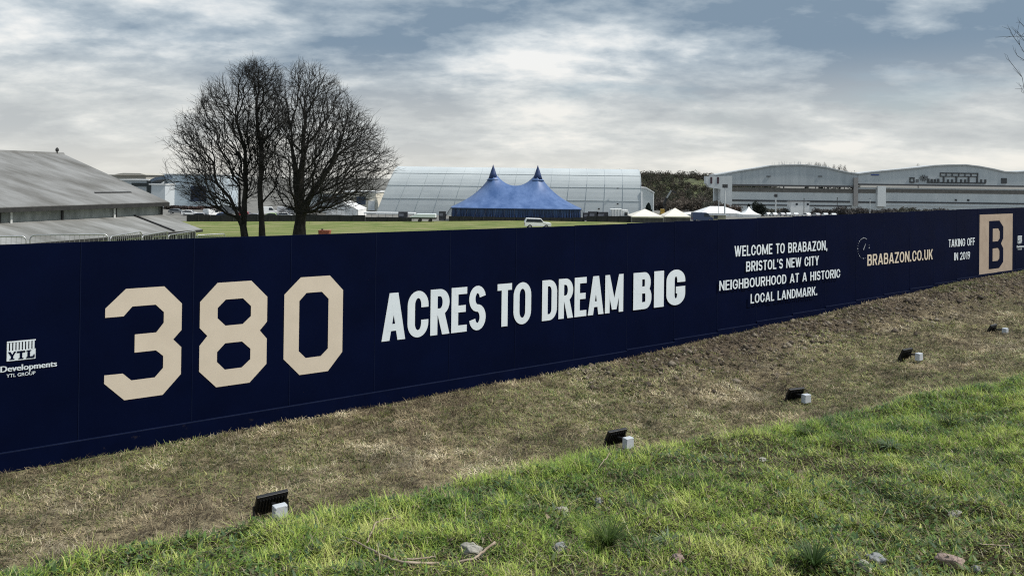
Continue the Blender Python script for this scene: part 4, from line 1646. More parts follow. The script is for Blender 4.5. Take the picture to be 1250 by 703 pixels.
# white covered trailer at the tent's left
p0, p1 = at(500, 268, 167), at(532, 268, 167)
g_ = gz(p0.x, 167)
ct = thing('covered_trailer', 'long white covered trailer parked left of the blue tent', 'trailer', ((p0.x + p1.x) / 2, 167, g_))
z0_, z1_ = Z(265.5, 516, 167), Z(261, 516, 167)
m = MB()
m.prism([(p0.x, 166.2, z0_), (p1.x, 166.2, z0_), (p1.x, 166.2, z1_), (p0.x + 1.6, 166.2, z1_), (p0.x + 0.5, 166.2, z0_ + 0.3)], (0, 2, 0))
m.build('cover', mat('trailer_cover', (0.62, 0.68, 0.70), (0.72, 0.76, 0.77), rough=0.6), ct, bevel=0.06)
m = MB()
m.box(((p0.x + p1.x) / 2 - 0.3, 167.2, z0_ - 0.16), p1.x - p0.x + 0.8, 1.9, 0.28)
m.build('chassis', dark_trim, ct)
for x in (p0.x + 2.2, p1.x - 1.2):
    m = MB()
    m.tube([(x, 166.15, g_ + 0.33), (x, 168.2, g_ + 0.33)], 0.34, 12)
    m.build('wheel', rubber, ct)

# low white flat-roofed canopy behind the scrim
p0, p1 = at(444, 262, 178), at(506, 262, 178)
cg = gz(p0.x, 178)
cn = thing('flat_canopy', 'long low white flat canopy behind the scrim fence, below the big hangar', 'canopy', ((p0.x + p1.x) / 2, 178, cg))
m = MB()
m.box(((p0.x + p1.x) / 2, 179.5, Z(260.4, 475, 178)), p1.x - p0.x, 3.2, 0.28)
m.build('roof', white_paint, cn)
for i in range(8):
    m = MB()
    x = p0.x + 0.2 + (p1.x - p0.x - 0.4) * i / 7
    m.tube([(x, 178.2, cg - 0.2), (x, 178.2, Z(261.2, 475, 178))], 0.06, 6)
    m.build('leg', steel, cn)

# equipment between tent and van
eq = mat('equipment_dark', (0.02, 0.022, 0.03), (0.06, 0.062, 0.075), rough=0.6, scale=1)
for px_, w_, hpx, lab in ((716, 1.6, 4.5, 'grey generator against the right side of the blue tent'), (724, 2.2, 6.0, 'tall dark equipment container right of the blue tent'), (735, 2.6, 5.5, 'wide dark equipment container left of the white box truck'), (540, 1.5, 5.5, 'dark equipment container at the left corner of the blue tent'), (492, 2.0, 5.5, 'dark container behind the white covered trailer')):
    p = at(px_, 267, 174.5)
    g_ = gz(p.x, p.y)
    t_ = thing('equipment_container', lab, 'container', (p.x, p.y, g_), 'equipment containers round the blue tent')
    h_ = hpx * 174.5 / FPX + 0.9
    m = MB()
    m.box((p.x, p.y, g_ + 0.15 + h_ / 2), w_, 1.2, h_)
    m.build('body', eq, t_, bevel=0.04)
    m = MB()
    m.box((p.x - w_ * 0.15, p.y - 0.61, g_ + 0.2 + h_ * 0.6), w_ * 0.5, 0.03, h_ * 0.3)
    m.build('door', mat('equipment_grey', (0.12, 0.13, 0.16), (0.2, 0.2, 0.24), rough=0.6), t_)
    m = MB()
    for sx in (-1, 1):
        m.box((p.x + sx * w_ * 0.36, p.y, g_ + 0.04), 0.2, 1.1, 0.22)
    m.build('skid', dark_trim, t_)

# ------------------------------------------------------------------ marquees
canvas_w = mat('white_canvas', (0.68, 0.69, 0.69), (0.78, 0.78, 0.77), rough=0.6, scale=0.8)
canvas_c = mat('cream_canvas', (0.66, 0.62, 0.54), (0.74, 0.70, 0.62), rough=0.6, scale=0.8)
side_dark = mat('tent_side_dark', (0.035, 0.035, 0.04), (0.08, 0.075, 0.075), rough=0.7, scale=1.2)


def pagoda(label, x0, x1, yap, yeave, D, roofm, sidem, concave, depth=None, group=None, cat='tent', flagless=True):
    pa, pb = at(x0, yeave, D), at(x1, yeave, D)
    hw = (pb.x - pa.x) / 2
    cx_, cy_ = (pa.x + pb.x) / 2, D + (depth or hw)
    dy = depth or hw
    g_ = gz(cx_, cy_)
    ze = Z(yeave, (x0 + x1) / 2, D)
    za = Z(yap, (x0 + x1) / 2, D + dy)
    e = thing('pagoda_tent', label, cat, (cx_, cy_, g_), group)
    m = MB()
    n = 10
    vs, fs = [], []
    for i in range(n + 1):
        s_ = i / n
        k_ = 1 - s_
        hh = s_ if not concave else 0.45 * s_ + 0.55 * s_ ** 3.0
        for sx, sy in ((-1, -1), (1, -1), (1, 1), (-1, 1)):
            vs.append((cx_ + sx * hw * max(k_, 0.012), cy_ + sy * dy * max(k_, 0.012), ze + (za - ze) * hh))
    for i in range(n):
        for k in range(4):
            fs.append((i * 4 + k, i * 4 + (k + 1) % 4, i * 4 + 4 + (k + 1) % 4, i * 4 + 4 + k))
    fs.append((n * 4, n * 4 + 1, n * 4 + 2, n * 4 + 3))
    m.add(vs, fs)
    m.build('roof', roofm, e)
    m = MB()
    for sx, sy in ((-1, -1), (1, -1), (1, 1), (-1, 1)):
        pass
    m.box((cx_, cy_ - dy * 0.97, (ze + g_) / 2 - 0.1), hw * 1.94, 0.05, ze - g_ + 0.15)
    m.box((cx_ - hw * 0.97, cy_, (ze + g_) / 2 - 0.1), 0.05, dy * 1.9, ze - g_ + 0.15)
    m.box((cx_ + hw * 0.97, cy_, (ze + g_) / 2 - 0.1), 0.05, dy * 1.9, ze - g_ + 0.15)
    m.build('side_wall', sidem, e)
    m = MB()
    for sx in (-1, 1):
        m.box((cx_, cy_ + sx * dy, ze - 0.1), hw * 2.0, 0.06, 0.26)
        m.box((cx_ + sx * hw, cy_, ze - 0.1), 0.06, dy * 1.97, 0.26)
    m.build('valance', roofm, e)
    for sx in (-1, 1):
        for sy in (-1, 1):
            m = MB()
            m.tube([(cx_ + sx * hw * 0.985, cy_ + sy * dy * 0.985, g_ - 0.2), (cx_ + sx * hw * 0.985, cy_ + sy * dy * 0.985, ze)], 0.05, 6)
            m.build('pole', steel, e)
    return e


pagoda('cream pyramid tent beside the white box truck, dark side walls', 771, 810, 255.2, 264.5, 170, canvas_c, side_dark, False, group='cream pyramid tents')
pagoda('cream pyramid tent right of the excavator boom', 811.5, 843, 254, 264.3, 172, canvas_c, side_dark, False, group='cream pyramid tents')
pagoda('small white tent with tall concave peak left of the dark conifer', 906, 929, 252, 262, 262, canvas_w, canvas_w, True)


def frame_marquee(label, x0, x1, yridge, yeave, D, along_x, roofm, wallm, length=14.0):
    pa, pb = at(x0, yeave, D), at(x1, yeave, D)
    g_ = gz(pa.x, D)
    ze, zr = Z(yeave, (x0 + x1) / 2, D), Z(yridge, (x0 + x1) / 2, D)
    cx_ = (pa.x + pb.x) / 2
    e = thing('frame_marquee', label, 'marquee', (cx_, D + length / 2, g_))
    m = MB()
    w = MB()
    if along_x:
        k = (pb.x - pa.x) * 0.30
        zr = Z(yridge, (x0 + x1) / 2, D + length / 2)
        a, b, c, d = [Vector(p) for p in ((pa.x, D, ze), (pb.x, D, ze), (pb.x, D + length, ze), (pa.x, D + length, ze))]
        r0, r1 = Vector((pa.x + k, D + length / 2, zr)), Vector((pb.x - k * 1.25, D + length / 2, zr))
        m.add([a, b, c, d, r0, r1], [(0, 1, 5, 4), (1, 2, 5), (2, 3, 4, 5), (3, 0, 4)])
    else:
        m.prism([(pa.x, D, ze), (cx_, D, zr), (pb.x, D, ze), (pb.x, D, ze - 0.12), (cx_, D, zr - 0.12), (pa.x, D, ze - 0.12)], (0, length, 0))
        w.prism([(pa.x + 0.1, D + 0.2, g_ - 0.3), (pb.x - 0.1, D + 0.2, g_ - 0.3), (pb.x - 0.1, D + 0.2, ze - 0.1), (cx_, D + 0.2, zr - 0.14), (pa.x + 0.1, D + 0.2, ze - 0.1)], (0, length - 0.4, 0))
    m.build('roof', roofm, e)
    if along_x:
        w.box((cx_, D + length / 2, (ze + g_) / 2 - 0.05), pb.x - pa.x - 0.2, length - 0.2, ze - g_ + 0.1)
    w.build('wall', wallm, e)
    m = MB()
    for i in range(7):
        x = pa.x + 0.15 + (pb.x - pa.x - 0.3) * i / 6
        m.tube([(x, D - 0.03, g_ - 0.2), (x, D - 0.03, ze)], 0.06, 6)
    m.build('pole', steel, e)
    return e


frame_marquee('wide white marquee behind the first lamp post', 856, 909, 252, 260.5, 272, True, canvas_w, canvas_w, 12)
frame_marquee('white gabled marquee right of the thickest bare tree', 397, 437.5, 246.5, 256, 205, False, canvas_w, canvas_w, 12)
frame_marquee('low white flat marquee behind the cream tents', 838, 860, 259, 261.5, 240, True, canvas_w, canvas_w, 8)

# beige cabin right of the navy van
p0, p1 = at(867, 268, 200), at(886, 268, 200)
g_ = gz(p0.x, 200)
cab = thing('site_cabin', 'low beige site cabin under the white marquee', 'cabin', ((p0.x + p1.x) / 2, 200, g_))
zt_ = Z(263, 876, 200)
m = MB()
m.box(((p0.x + p1.x) / 2, 201.2, (zt_ + g_) / 2), p1.x - p0.x, 2.4, zt_ - g_)
m.build('wall', mat('beige_panel', (0.26, 0.25, 0.17), (0.34, 0.32, 0.23), rough=0.7), cab)
m = MB()
m.box(((p0.x + p1.x) / 2, 201.2, zt_ + 0.06), p1.x - p0.x + 0.2, 2.6, 0.12)
m.build('roof', steel, cab)
m = MB()
m.box(((p0.x + p1.x) / 2 - 0.6, 199.98, (zt_ + g_) / 2 + 0.2), 1.0, 0.05, 0.8)
m.build('window', dark_glass, cab)

# ------------------------------------------------------------------ the far hangars, right
WDp = 350.0
zw = lambda py: Z(py, 1050, WDp)
clad = mat('grey_cladding', (0.33, 0.365, 0.385), (0.44, 0.475, 0.49), rough=0.7, scale=0.25, stretch=(3.0, 1, 0.12), detail=8, lo=0.3, hi=0.7)
clad2 = mat('pale_cladding', (0.42, 0.455, 0.47), (0.50, 0.53, 0.54), rough=0.7, scale=0.2, stretch=(2.0, 1, 0.2))
door_w = mat('hangar_door', (0.50, 0.535, 0.545), (0.57, 0.60, 0.605), rough=0.6, scale=0.15, stretch=(2, 1, 0.5))
strip_brown = mat('brown_glazing', (0.105, 0.10, 0.092), (0.16, 0.15, 0.135), rough=0.4, scale=0.4, stretch=(2, 1, 1))
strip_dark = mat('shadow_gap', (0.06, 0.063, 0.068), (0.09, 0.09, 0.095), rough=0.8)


def xw(px, D=WDp):
    return at(px, 230, D).x


def big_hangar(label, roofline, x0, x1, facade, strips, off=0.0):
    D = WDp + off
    g_ = gz(xw((x0 + x1) / 2), D) - 1.0
    e = thing('assembly_hangar', label, 'hangar', (xw((x0 + x1) / 2), D + 25, g_))
    m = MB()
    poly = [(xw(px), D, Z(py, px, D)) for px, py in roofline]
    zc_ = Z(225.5, x0, D)
    m.prism([(xw(x1), D, Z(225.5 + (x1 - x0) * 0.008, x1, D))] + poly[::-1] + [(xw(x0), D, zc_)], (0, 9, 0))
    m.build('gable', facade, e)
    m = MB()
    rl = [(x, D - 0.6, z + 0.02) for x, y, z in poly] + [(x, D - 0.6, z + 0.5) for x, y, z in poly[::-1]]
    m.prism(rl, (0, 10, 0))
    m.build('roof', mat('hangar_roof', (0.42, 0.44, 0.45), (0.50, 0.52, 0.53), rough=0.6), e)
    m = MB()
    zb_ = g_
    m.box(((xw(x0) + xw(x1)) / 2, D + 1.2, (zc_ + zb_) / 2 - 0.6), xw(x1) - xw(x0), 2.0, zc_ - zb_ - 1.2)
    dr = m.build('door', door_w, e)
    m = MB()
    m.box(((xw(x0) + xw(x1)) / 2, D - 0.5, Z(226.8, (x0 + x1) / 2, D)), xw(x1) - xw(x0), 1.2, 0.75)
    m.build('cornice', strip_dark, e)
    for (a, b, y0, y1, mm, nm) in strips:
        m = MB()
        za_, zb2 = Z(y1, (a + b) / 2, D), Z(y0, (a + b) / 2, D)
        m.box(((xw(a) + xw(b)) / 2, D + 0.12, (za_ + zb2) / 2), xw(b) - xw(a), 0.2, zb2 - za_)
        m.build(nm, mm, dr)
    return e


hA = big_hangar('far grey hangar with a shallow curved roof, behind the white marquees', [(872, 214.5), (890, 211.5), (908, 208.5), (925, 206), (942, 203), (958, 202.3), (976, 202), (992, 203), (1008, 205), (1022, 208.5), (1036, 211.5), (1047, 213)], 872, 1047, clad,
                [(892, 1042, 230.2, 234.8, strip_brown, 'window_strip'), (892, 1038, 244.5, 246.6, strip_dark, 'door_gap'), (892, 1040, 250, 251.5, strip_dark, 'door_gap')])
hB = big_hangar('far grey hangar with grid of dark windows in its curved gable', [(1047.5, 213), (1062, 211), (1085, 208.8), (1105, 207), (1120, 205.5), (1140, 203), (1158, 202.2), (1178, 202), (1195, 204), (1212, 207.2), (1226, 210.5), (1240, 211), (1262, 209), (1300, 206)], 1047.5, 1300, clad2,
                [(1048, 1069, 231.2, 235.8, strip_brown, 'window_strip'), (1081, 1299, 232, 236.5, strip_brown, 'window_strip'), (1048, 1069, 246, 248, strip_dark, 'door_gap'), (1081, 1299, 247.2, 249, strip_dark, 'door_gap'), (1081, 1299, 251.2, 252.6, clad2, 'door_rail')])
m = MB()
m.box(((xw(1070) + xw(1080)) / 2, WDp - 0.6, (Z(227.5, 1075, WDp) + Z(252, 1075, WDp)) / 2), xw(1080) - xw(1070), 1.2, Z(227.5, 1075, WDp) - Z(252, 1075, WDp))
m.build('pier', mat('white_render', (0.60, 0.63, 0.64), (0.68, 0.70, 0.70), rough=0.7), hB)
m = MB()
m.box(((xw(1041) + xw(1046)) / 2, WDp - 0.7, (Z(217, 1043, WDp) + Z(251, 1043, WDp)) / 2), xw(1046) - xw(1041), 1.0, Z(217, 1043, WDp) - Z(251, 1043, WDp))
m.build('pier', mat('brown_pier', (0.20, 0.195, 0.195), (0.30, 0.29, 0.28), rough=0.8), hA)
frame_blk = mat('window_grid', (0.03, 0.035, 0.04), (0.06, 0.065, 0.07), rough=0.6)


def fbox(m, x0, x1, y0, y1, d=0.3, D=WDp):
    m.box(((xw(x0) + xw(x1)) / 2, D - d / 2 - 0.02, (Z(y0, (x0 + x1) / 2, D) + Z(y1, (x0 + x1) / 2, D)) / 2), xw(x1) - xw(x0), d, Z(y0, (x0 + x1) / 2, D) - Z(y1, (x0 + x1) / 2, D))


m = MB()
fbox(m, 1147, 1193.5, 211, 212.3)
fbox(m, 1147, 1193.5, 215.0, 216.0, 0.26)
fbox(m, 1131, 1203, 222.6, 223.9)
for x in (1147.5, 1154.5, 1162, 1170, 1177.5, 1185, 1193):
    fbox(m, x - 0.55, x + 0.55, 211.2, 215.9, 0.34)
for x in (1151.5, 1167, 1182, 1192.5):
    fbox(m, x - 0.9, x + 0.9, 215.2, 223.5, 0.38)
for x in (1157, 1162, 1173, 1178, 1197.5, 1202.5):
    fbox(m, x - 1.0, x + 1.0, 219.2, 223.2, 0.32)
for x in (1133, 1137, 1141, 1145):
    fbox(m, x - 1.2, x + 1.2, 218.6 + random.uniform(-.6, .6), 223, 0.32)
m.build('window_frame', frame_blk, hB)
m = MB()
fbox(m, 1110, 1111.2, 217, 223)
fbox(m, 1114.8, 1116, 217, 223)
fbox(m, 1110, 1116, 216.6, 218, 0.34)
fbox(m, 1110, 1116, 221.8, 223.2, 0.34)
m.build('louvre_frame', frame_blk, hB)
m = MB()
fbox(m, 1118, 1121, 219, 222.3)
c0 = Vector((xw(1127), WDp - 0.25, Z(217.5, 1127, WDp)))
for k in range(10):
    a = R(k * 36)
    m.bar(c0, c0 + Vector((math.cos(a) * 1.8, 0, math.sin(a) * 1.5)), 0.28, 0.3)
fbox(m, 1127.5, 1132, 215, 217.5, 0.4)
m.build('roof_plant', mat('plant_grey', (0.08, 0.09, 0.10), (0.15, 0.16, 0.17), rough=0.7), hB)
m = MB()
fbox(m, 1222, 1228.5, 217.6, 224)
m.build('square_vent', frame_blk, hB)
for x0, x1, y0, y1 in ((1166, 1168.2, 243.2, 245.4), (1181, 1183.6, 243.4, 245.6)):
    m = MB()
    fbox(m, x0, x1, y0, y1, -0.5)
    m.box(((xw(x0) + xw(x1)) / 2, WDp + 0.1, Z((y0 + y1) / 2, x0, WDp)), xw(x1) - xw(x0), 0.2, 0.7)
    m.build('door_window', frame_blk, hB)
m = MB()
fbox(m, 1063, 1072.5, 213, 214.2)
m.build('name_sign', mat('sign_blue', (0.03, 0.06, 0.22), rough=0.5), hB)
m = MB()
for x in (938, 1001):
    fbox(m, x - 2.3, x + 2.3, 214.6, 216)
m.build('square_vent', mat('vent_grey', (0.10, 0.11, 0.12), rough=0.7), hA)
m = MB()
rs = np.random.default_rng(4)
for i in range(40):
    px_ = rs.uniform(942, 1020)
    py_ = np.interp(px_, [942, 958, 976, 992, 1008, 1022], [203, 202.3, 202, 203, 205, 208.5])
    h_ = rs.uniform(0.5, 1.5)
    x = xw(px_)
    m.tube([(x, WDp + 6, Z(py_, px_, WDp)), (x, WDp + 6, Z(py_, px_, WDp) + 0.7 + h_)], 0.05, 4)
m.build('roof_mast', steel, hA)

# white stair tower block on the left shoulder of the far hangar
p0, p1 = at(862, 226, 345), at(880, 226, 345)
g_ = gz(p0.x, 345)
ta = thing('stair_tower', 'narrow white annex with two dark tall windows, left shoulder of the far hangar', 'building', ((p0.x + p1.x) / 2, 345, g_))
zt_ = Z(215.3, 871, 345)
m = MB()
m.prism([(p0.x, 345, Z(224, 862, 345)), (p0.x + 1.6, 345, Z(229, 867, 345)), (p0.x + 6.4, 345, Z(231, 880, 345)), (p0.x + 6.4, 345, g_), (p1.x + 5, 345, g_), (p1.x + 5, 345, zt_ + 0.3), (p0.x, 345, zt_)], (0, 4, 0))
tw_ = m.build('wall', mat('annex_panel', (0.46, 0.49, 0.50), (0.54, 0.565, 0.57), rough=0.7, scale=0.3), ta)
for x in (868.2, 876.4):
    m = MB()
    m.box((at(x, 220, 345).x, 344.95, Z(220.3, x, 345)), 0.85, 0.14, 2.9)
    m.build('window', mat('maroon_glass', (0.045, 0.02, 0.03), (0.07, 0.035, 0.045), rough=0.3), ta)

# white hut in front of the far hangar
p0, p1 = at(965, 256, 325), at(988, 256, 325)
g_ = gz(p0.x, 325)
ht = thing('small_hut', 'small white flat hut with two dark windows before the far hangar', 'hut', ((p0.x + p1.x) / 2, 325, g_))
m = MB()
zt_ = Z(246.6, 976, 325)
m.box(((p0.x + p1.x) / 2, 327, (zt_ + g_) / 2), p1.x - p0.x, 4, zt_ - g_)
m.build('wall', white_paint, ht)
m = MB()
m.box(((p0.x + p1.x) / 2, 327, zt_ + 0.1), p1.x - p0.x + 0.5, 4.4, 0.2)
m.build('roof', steel, ht)
for x in (972.5, 986):
    m = MB()
    m.box((at(x, 250, 325).x, 324.96, Z(249.4, x, 325)), 0.9, 0.12, 0.8)
    m.build('window', dark_glass, ht)

# ------------------------------------------------------------------ lamp posts and poles
pole_m = mat('pale_pole', (0.45, 0.47, 0.48), (0.55, 0.57, 0.57), rough=0.5)


def lamp_post(label, px, ytop, D, heads):
    p = at(px, ytop, D)
    g_ = gz(p.x, D)
    e = thing('flood_mast', label, 'lamp post', (p.x, D, g_), 'floodlight masts by the far hangars')
    m = MB()
    m.tube([(p.x, D, g_ - 0.3), (p.x, D, p.z)], [0.30, 0.18], 8)
    m.build('mast', pole_m, e)
    m = MB()
    m.bar((p.x - 0.9, D, p.z), (p.x + 0.9, D, p.z), 0.12, 0.12)
    m.build('crossarm', dark_trim, e)
    for i in range(heads):
        x = p.x + (i - (heads - 1) / 2) * 0.62
        for zz in (0.38, -0.28):
            m = MB()
            m.box((x, D - 0.1, p.z + zz), 0.52, 0.35, 0.50, M=Matrix.Rotation(R(-20), 3, 'X'))
            m.build('lamp_head', black_metal, e)
    return e


lamp_post('tall lamp post with black floodlight cluster before the white marquee', 885, 227.5, 262, 3)
lamp_post('shorter lamp post with black floodlight cluster above the row of cars', 947, 239, 300, 2)
for px_, yt, D_, lab in ((877.5, 244, 268, 'thin pale pole left of the tall lamp post'), (981.5, 243, 318, 'thin dark pole standing beside the small white hut'), (1022, 242, 318, 'thin dark pole right of the small hut, before the far hangar'), (1062, 243, 318, 'thin pale pole below the white pier of the far hangar')):
    p = at(px_, yt, D_)
    g_ = gz(p.x, D_)
    e = thing('signal_pole', lab, 'pole', (p.x, D_, g_), 'thin poles before the far hangars')
    m = MB()
    m.tube([(p.x, D_, g_ - 0.2), (p.x, D_, p.z)], 0.13, 6)
    m.build('shaft', pole_m if 'pale' in lab else dark_trim, e)
    m = MB()
    m.box((p.x, D_, p.z + 0.12), 0.3, 0.3, 0.26)
    m.build('cap', dark_trim, e)

# ------------------------------------------------------------------ excavator behind the cream tents
XD = 205.0
ep = at(812, 266, XD)
g_ = gz(ep.x, XD)
ex = thing('excavator', 'excavator behind the cream tents with raised dark boom and pale arm', 'excavator', (ep.x, XD, g_))
digger_y = mat('digger_yellow', (0.32, 0.20, 0.03), (0.40, 0.26, 0.04), rough=0.5)
m = MB()
m.box((ep.x, XD, g_ + 1.35), 2.6, 2.2, 1.0)
m.box((ep.x - 0.9, XD - 0.5, g_ + 2.2), 1.0, 1.0, 1.2)
m.build('body', digger_y, ex, bevel=0.06)
for sy in (-1, 1):
    m = MB()
    m.prism([(ep.x - 1.7, XD + sy * 1.1 - 0.25, g_ + 0.35), (ep.x - 1.4, XD + sy * 1.1 - 0.25, g_), (ep.x + 1.4, XD + sy * 1.1 - 0.25, g_), (ep.x + 1.7, XD + sy * 1.1 - 0.25, g_ + 0.35), (ep.x + 1.4, XD + sy * 1.1 - 0.25, g_ + 0.75), (ep.x - 1.4, XD + sy * 1.1 - 0.25, g_ + 0.75)], (0, 0.5, 0))
    m.build('track', rubber, ex)
bm_pts = [at(812.5, 262, XD), at(812, 254, XD), at(810.5, 250, XD), at(814, 241, XD)]
m = MB()
for a, b in zip(bm_pts[:-1], bm_pts[1:]):
    m.bar(a, b, 0.45, 0.6)
m.build('boom', dark_trim, ex)
m = MB()
m.bar(at(813.8, 241.8, XD - 0.1), at(819.5, 232.8, XD - 0.1), 0.32, 0.36)
m.build('arm', steel, ex)
m = MB()
q0 = at(820, 233, XD)
m.prism([q0 + Vector((-0.2, -0.5, 0.3)), q0 + Vector((1.3, -0.5, -0.35)), q0 + Vector((0.9, -0.5, -0.75)), q0 + Vector((0.1, -0.5, -0.35))], (0, 1.0, 0))
m.build('bucket', dark_trim, ex)

# ------------------------------------------------------------------ buildings far left and beyond the trees
blue_grey = mat('blue_grey_cladding', (0.40, 0.47, 0.53), (0.48, 0.55, 0.60), rough=0.6, scale=0.2)
L_D = 290.0


def xl(px, D=L_D):
    return at(px, 230, D).x


def shed(name, label, cat, x0, x1, ytop, D, wallm, roofm, depth=25, yside=None, base=None):
    g_ = gz(xl((x0 + x1) / 2, D), D) - 0.5
    zt = Z(ytop, (x0 + x1) / 2, D)
    e = thing(name, label, cat, ((xl(x0, D) + xl(x1, D)) / 2, D + depth / 2, g_))
    m = MB()
    m.box(((xl(x0, D) + xl(x1, D)) / 2, D + depth / 2, (zt + g_) / 2), xl(x1, D) - xl(x0, D), depth, zt - g_)
    w = m.build('wall', wallm, e)
    m = MB()
    m.box(((xl(x0, D) + xl(x1, D)) / 2, D + depth / 2, zt + 0.2), xl(x1, D) - xl(x0, D) + 0.6, depth + 0.6, 0.4)
    m.build('roof', roofm, e)
    return e, w, g_, zt


e, w, g_, zt = shed('warehouse', 'pale blue grey warehouse with dark doorway behind the bare trees', 'warehouse', 200.5, 262, 213.8, L_D, blue_grey, white_paint)
m = MB()
m.box(((xl(233) + xl(252)) / 2, L_D - 0.05, (Z(227, 242, L_D) + Z(246, 242, L_D)) / 2), xl(252) - xl(233), 0.3, Z(227, 242, L_D) - Z(246, 242, L_D))
m.build('door', mat('navy_door', (0.012, 0.022, 0.05), (0.025, 0.04, 0.08), rough=0.5), e)
e, w, g_, zt = shed('arched_office', 'low building with dark arched roof between barn and blue grey warehouse', 'building', 183, 201.5, 225.8, 282, mat('pale_panel', (0.46, 0.50, 0.53), (0.54, 0.57, 0.59), rough=0.6), white_paint, 14)
m = MB()
arc = [(xl(180, 285), 285, Z(222, 180, 285)), (xl(184, 285), 285, Z(219, 184, 285)), (xl(189, 285), 285, Z(216.7, 189, 285)), (xl(196, 285), 285, Z(215.7, 196, 285)), (xl(202, 285), 285, Z(215.6, 200, 285))]
m.prism(arc + [(x, y, z - 1.0) for x, y, z in arc[::-1]], (0, 10, 0))
m.build('arched_roof', mat('slate_blue', (0.06, 0.09, 0.13), (0.10, 0.13, 0.17), rough=0.4), e)
m = MB()
m.box((xl(181, 281.5), 282, (Z(221, 181, 282) + Z(236, 181, 282)) / 2), 1.6, 0.4, 4.6)
m.build('window', dark_glass, e)
e, w, g_, zt = shed('low_office', 'low grey flat building just behind the right slope of the barn roof', 'building', 142, 181, 220.3, 300, mat('grey_render', (0.34, 0.37, 0.39), (0.42, 0.45, 0.46), rough=0.7), white_paint, 16)
m = MB()
m.box(((xl(160, 299.5) + xl(180, 299.5)) / 2, 299.9, Z(225.5, 170, 300)), xl(180, 300) - xl(160, 300), 0.25, 1.3)
m.build('window_strip', dark_glass, e)
e, w, g_, zt = shed('far_warehouse', 'far beige roofed warehouse peeping above the barn roof', 'warehouse', 128, 178, 214.5, 380, mat('beige_wall', (0.30, 0.29, 0.26), (0.37, 0.36, 0.32), rough=0.7), mat('beige_roof', (0.36, 0.345, 0.30), (0.44, 0.42, 0.37), rough=0.7), 30)
m = MB()
m.prism([(xl(139, 378), 378, Z(213, 139, 378)), (xl(150, 378), 378, Z(211.3, 150, 378)), (xl(170, 378), 378, Z(211.6, 170, 378)), (xl(178, 378), 378, Z(213.6, 178, 378))], (0, 28, 0))
m.build('roof', mat('beige_roof', (0.36, 0.345, 0.30)), e)
e, w, g_, zt = shed('cream_workshop', 'cream flat workshop with dark window left of the big hangar', 'workshop', 419, 459, 235.2, 243, mat('cream_render', (0.58, 0.545, 0.46), (0.66, 0.62, 0.53), rough=0.7), white_paint, 16)
m = MB()
m.box((xl(441, 243), 242.93, Z(245, 441, 243)), 2.9, 0.2, 2.5)
m.build('window', mat('blue_dark_window', (0.03, 0.05, 0.09), (0.05, 0.075, 0.12), rough=0.3), e)
m = MB()
m.box((xl(454, 243), 242.6, Z(251, 454, 243)), 2.0, 0.8, 3.0)
m.build('porch', white_paint, e)
e, w, g_, zt = shed('grey_workshop', 'grey workshop with dark window band seen through the right side of the bare tree', 'workshop', 378, 420, 237, 248, mat('grey_render', (0.34, 0.37, 0.39)), mat('cream_roof', (0.55, 0.53, 0.46), (0.62, 0.6, 0.53)), 16)
m = MB()
m.box(((xl(396, 248) + xl(418, 248)) / 2, 247.9, Z(244, 407, 248)), xl(418, 248) - xl(396, 248), 0.25, 1.9)
m.build('window_strip', mat('grey_glass', (0.06, 0.062, 0.066), (0.10, 0.10, 0.11), rough=0.3), e)
# long brown hedge in front of the warehouse is built with the shrubs below

# small red barrow of site plant by the hoarding
p = at(396, 286, 70)
rp = thing('site_dumper', 'small orange red dumper on the grass right of the thickest tree', 'dumper', (p.x, 70, gz(p.x, 70)))
zt_ = Z(281, 396, 70)
m = MB()
m.prism([(p.x - 0.45, 69.7, zt_ - 0.75), (p.x + 0.4, 69.7, zt_ - 0.75), (p.x + 0.55, 69.7, zt_), (p.x - 0.5, 69.7, zt_)], (0, 0.7, 0))
m.build('skip', mat('orange_red', (0.33, 0.09, 0.055), (0.42, 0.14, 0.09), rough=0.5), rp, bevel=0.03)
m = MB()
m.box((p.x, 70.05, zt_ - 0.85), 1.2, 0.5, 0.2)
m.tube([(p.x - 0.2, 70, zt_ - 0.2), (p.x - 0.2, 70, zt_ + 0.12)], 0.09, 8)
m.build('chassis', dark_trim, rp)
for x in (-0.4, 0.4):
    m = MB()
    m.tube([(p.x + x, 69.65, zt_ - 1.0), (p.x + x, 70.4, zt_ - 1.0)], 0.26, 12)
    m.build('wheel', rubber, rp)

# ------------------------------------------------------------------ wooded hill
hx_c, hy_c = 118.0, 640.0


def hill_h(x, y):
    return 19.5 * np.exp(-((x - hx_c) / 95) ** 4) * np.exp(-((y - hy_c) / 95) ** 2)


xs = np.linspace(-20, 290, 60)
ys = np.linspace(440, 900, 60)
HX, HY = np.meshgrid(xs, ys, indexing='ij')
HZ = np.interp(HY, [350, 600, 9000], [-11.3, -14, -14]) - 0.6 + hill_h(HX, HY) + (vnoise(HX, HY, 0.02, 5, 3) - .5) * 3
ids = np.arange(3600).reshape(60, 60)
hm_ = mat('hill_grass', (0.05, 0.055, 0.03), (0.10, 0.115, 0.045), rough=0.95, scale=0.03)
hill = array_mesh('hill', np.stack([HX.ravel(), HY.ravel(), HZ.ravel()], -1), np.stack([ids[:-1, :-1], ids[1:, :-1], ids[1:, 1:], ids[:-1, 1:]], -1).reshape(-1, 4), np.zeros((0, 3), int), hm_, smooth=True)
tag(hill, kind='structure')


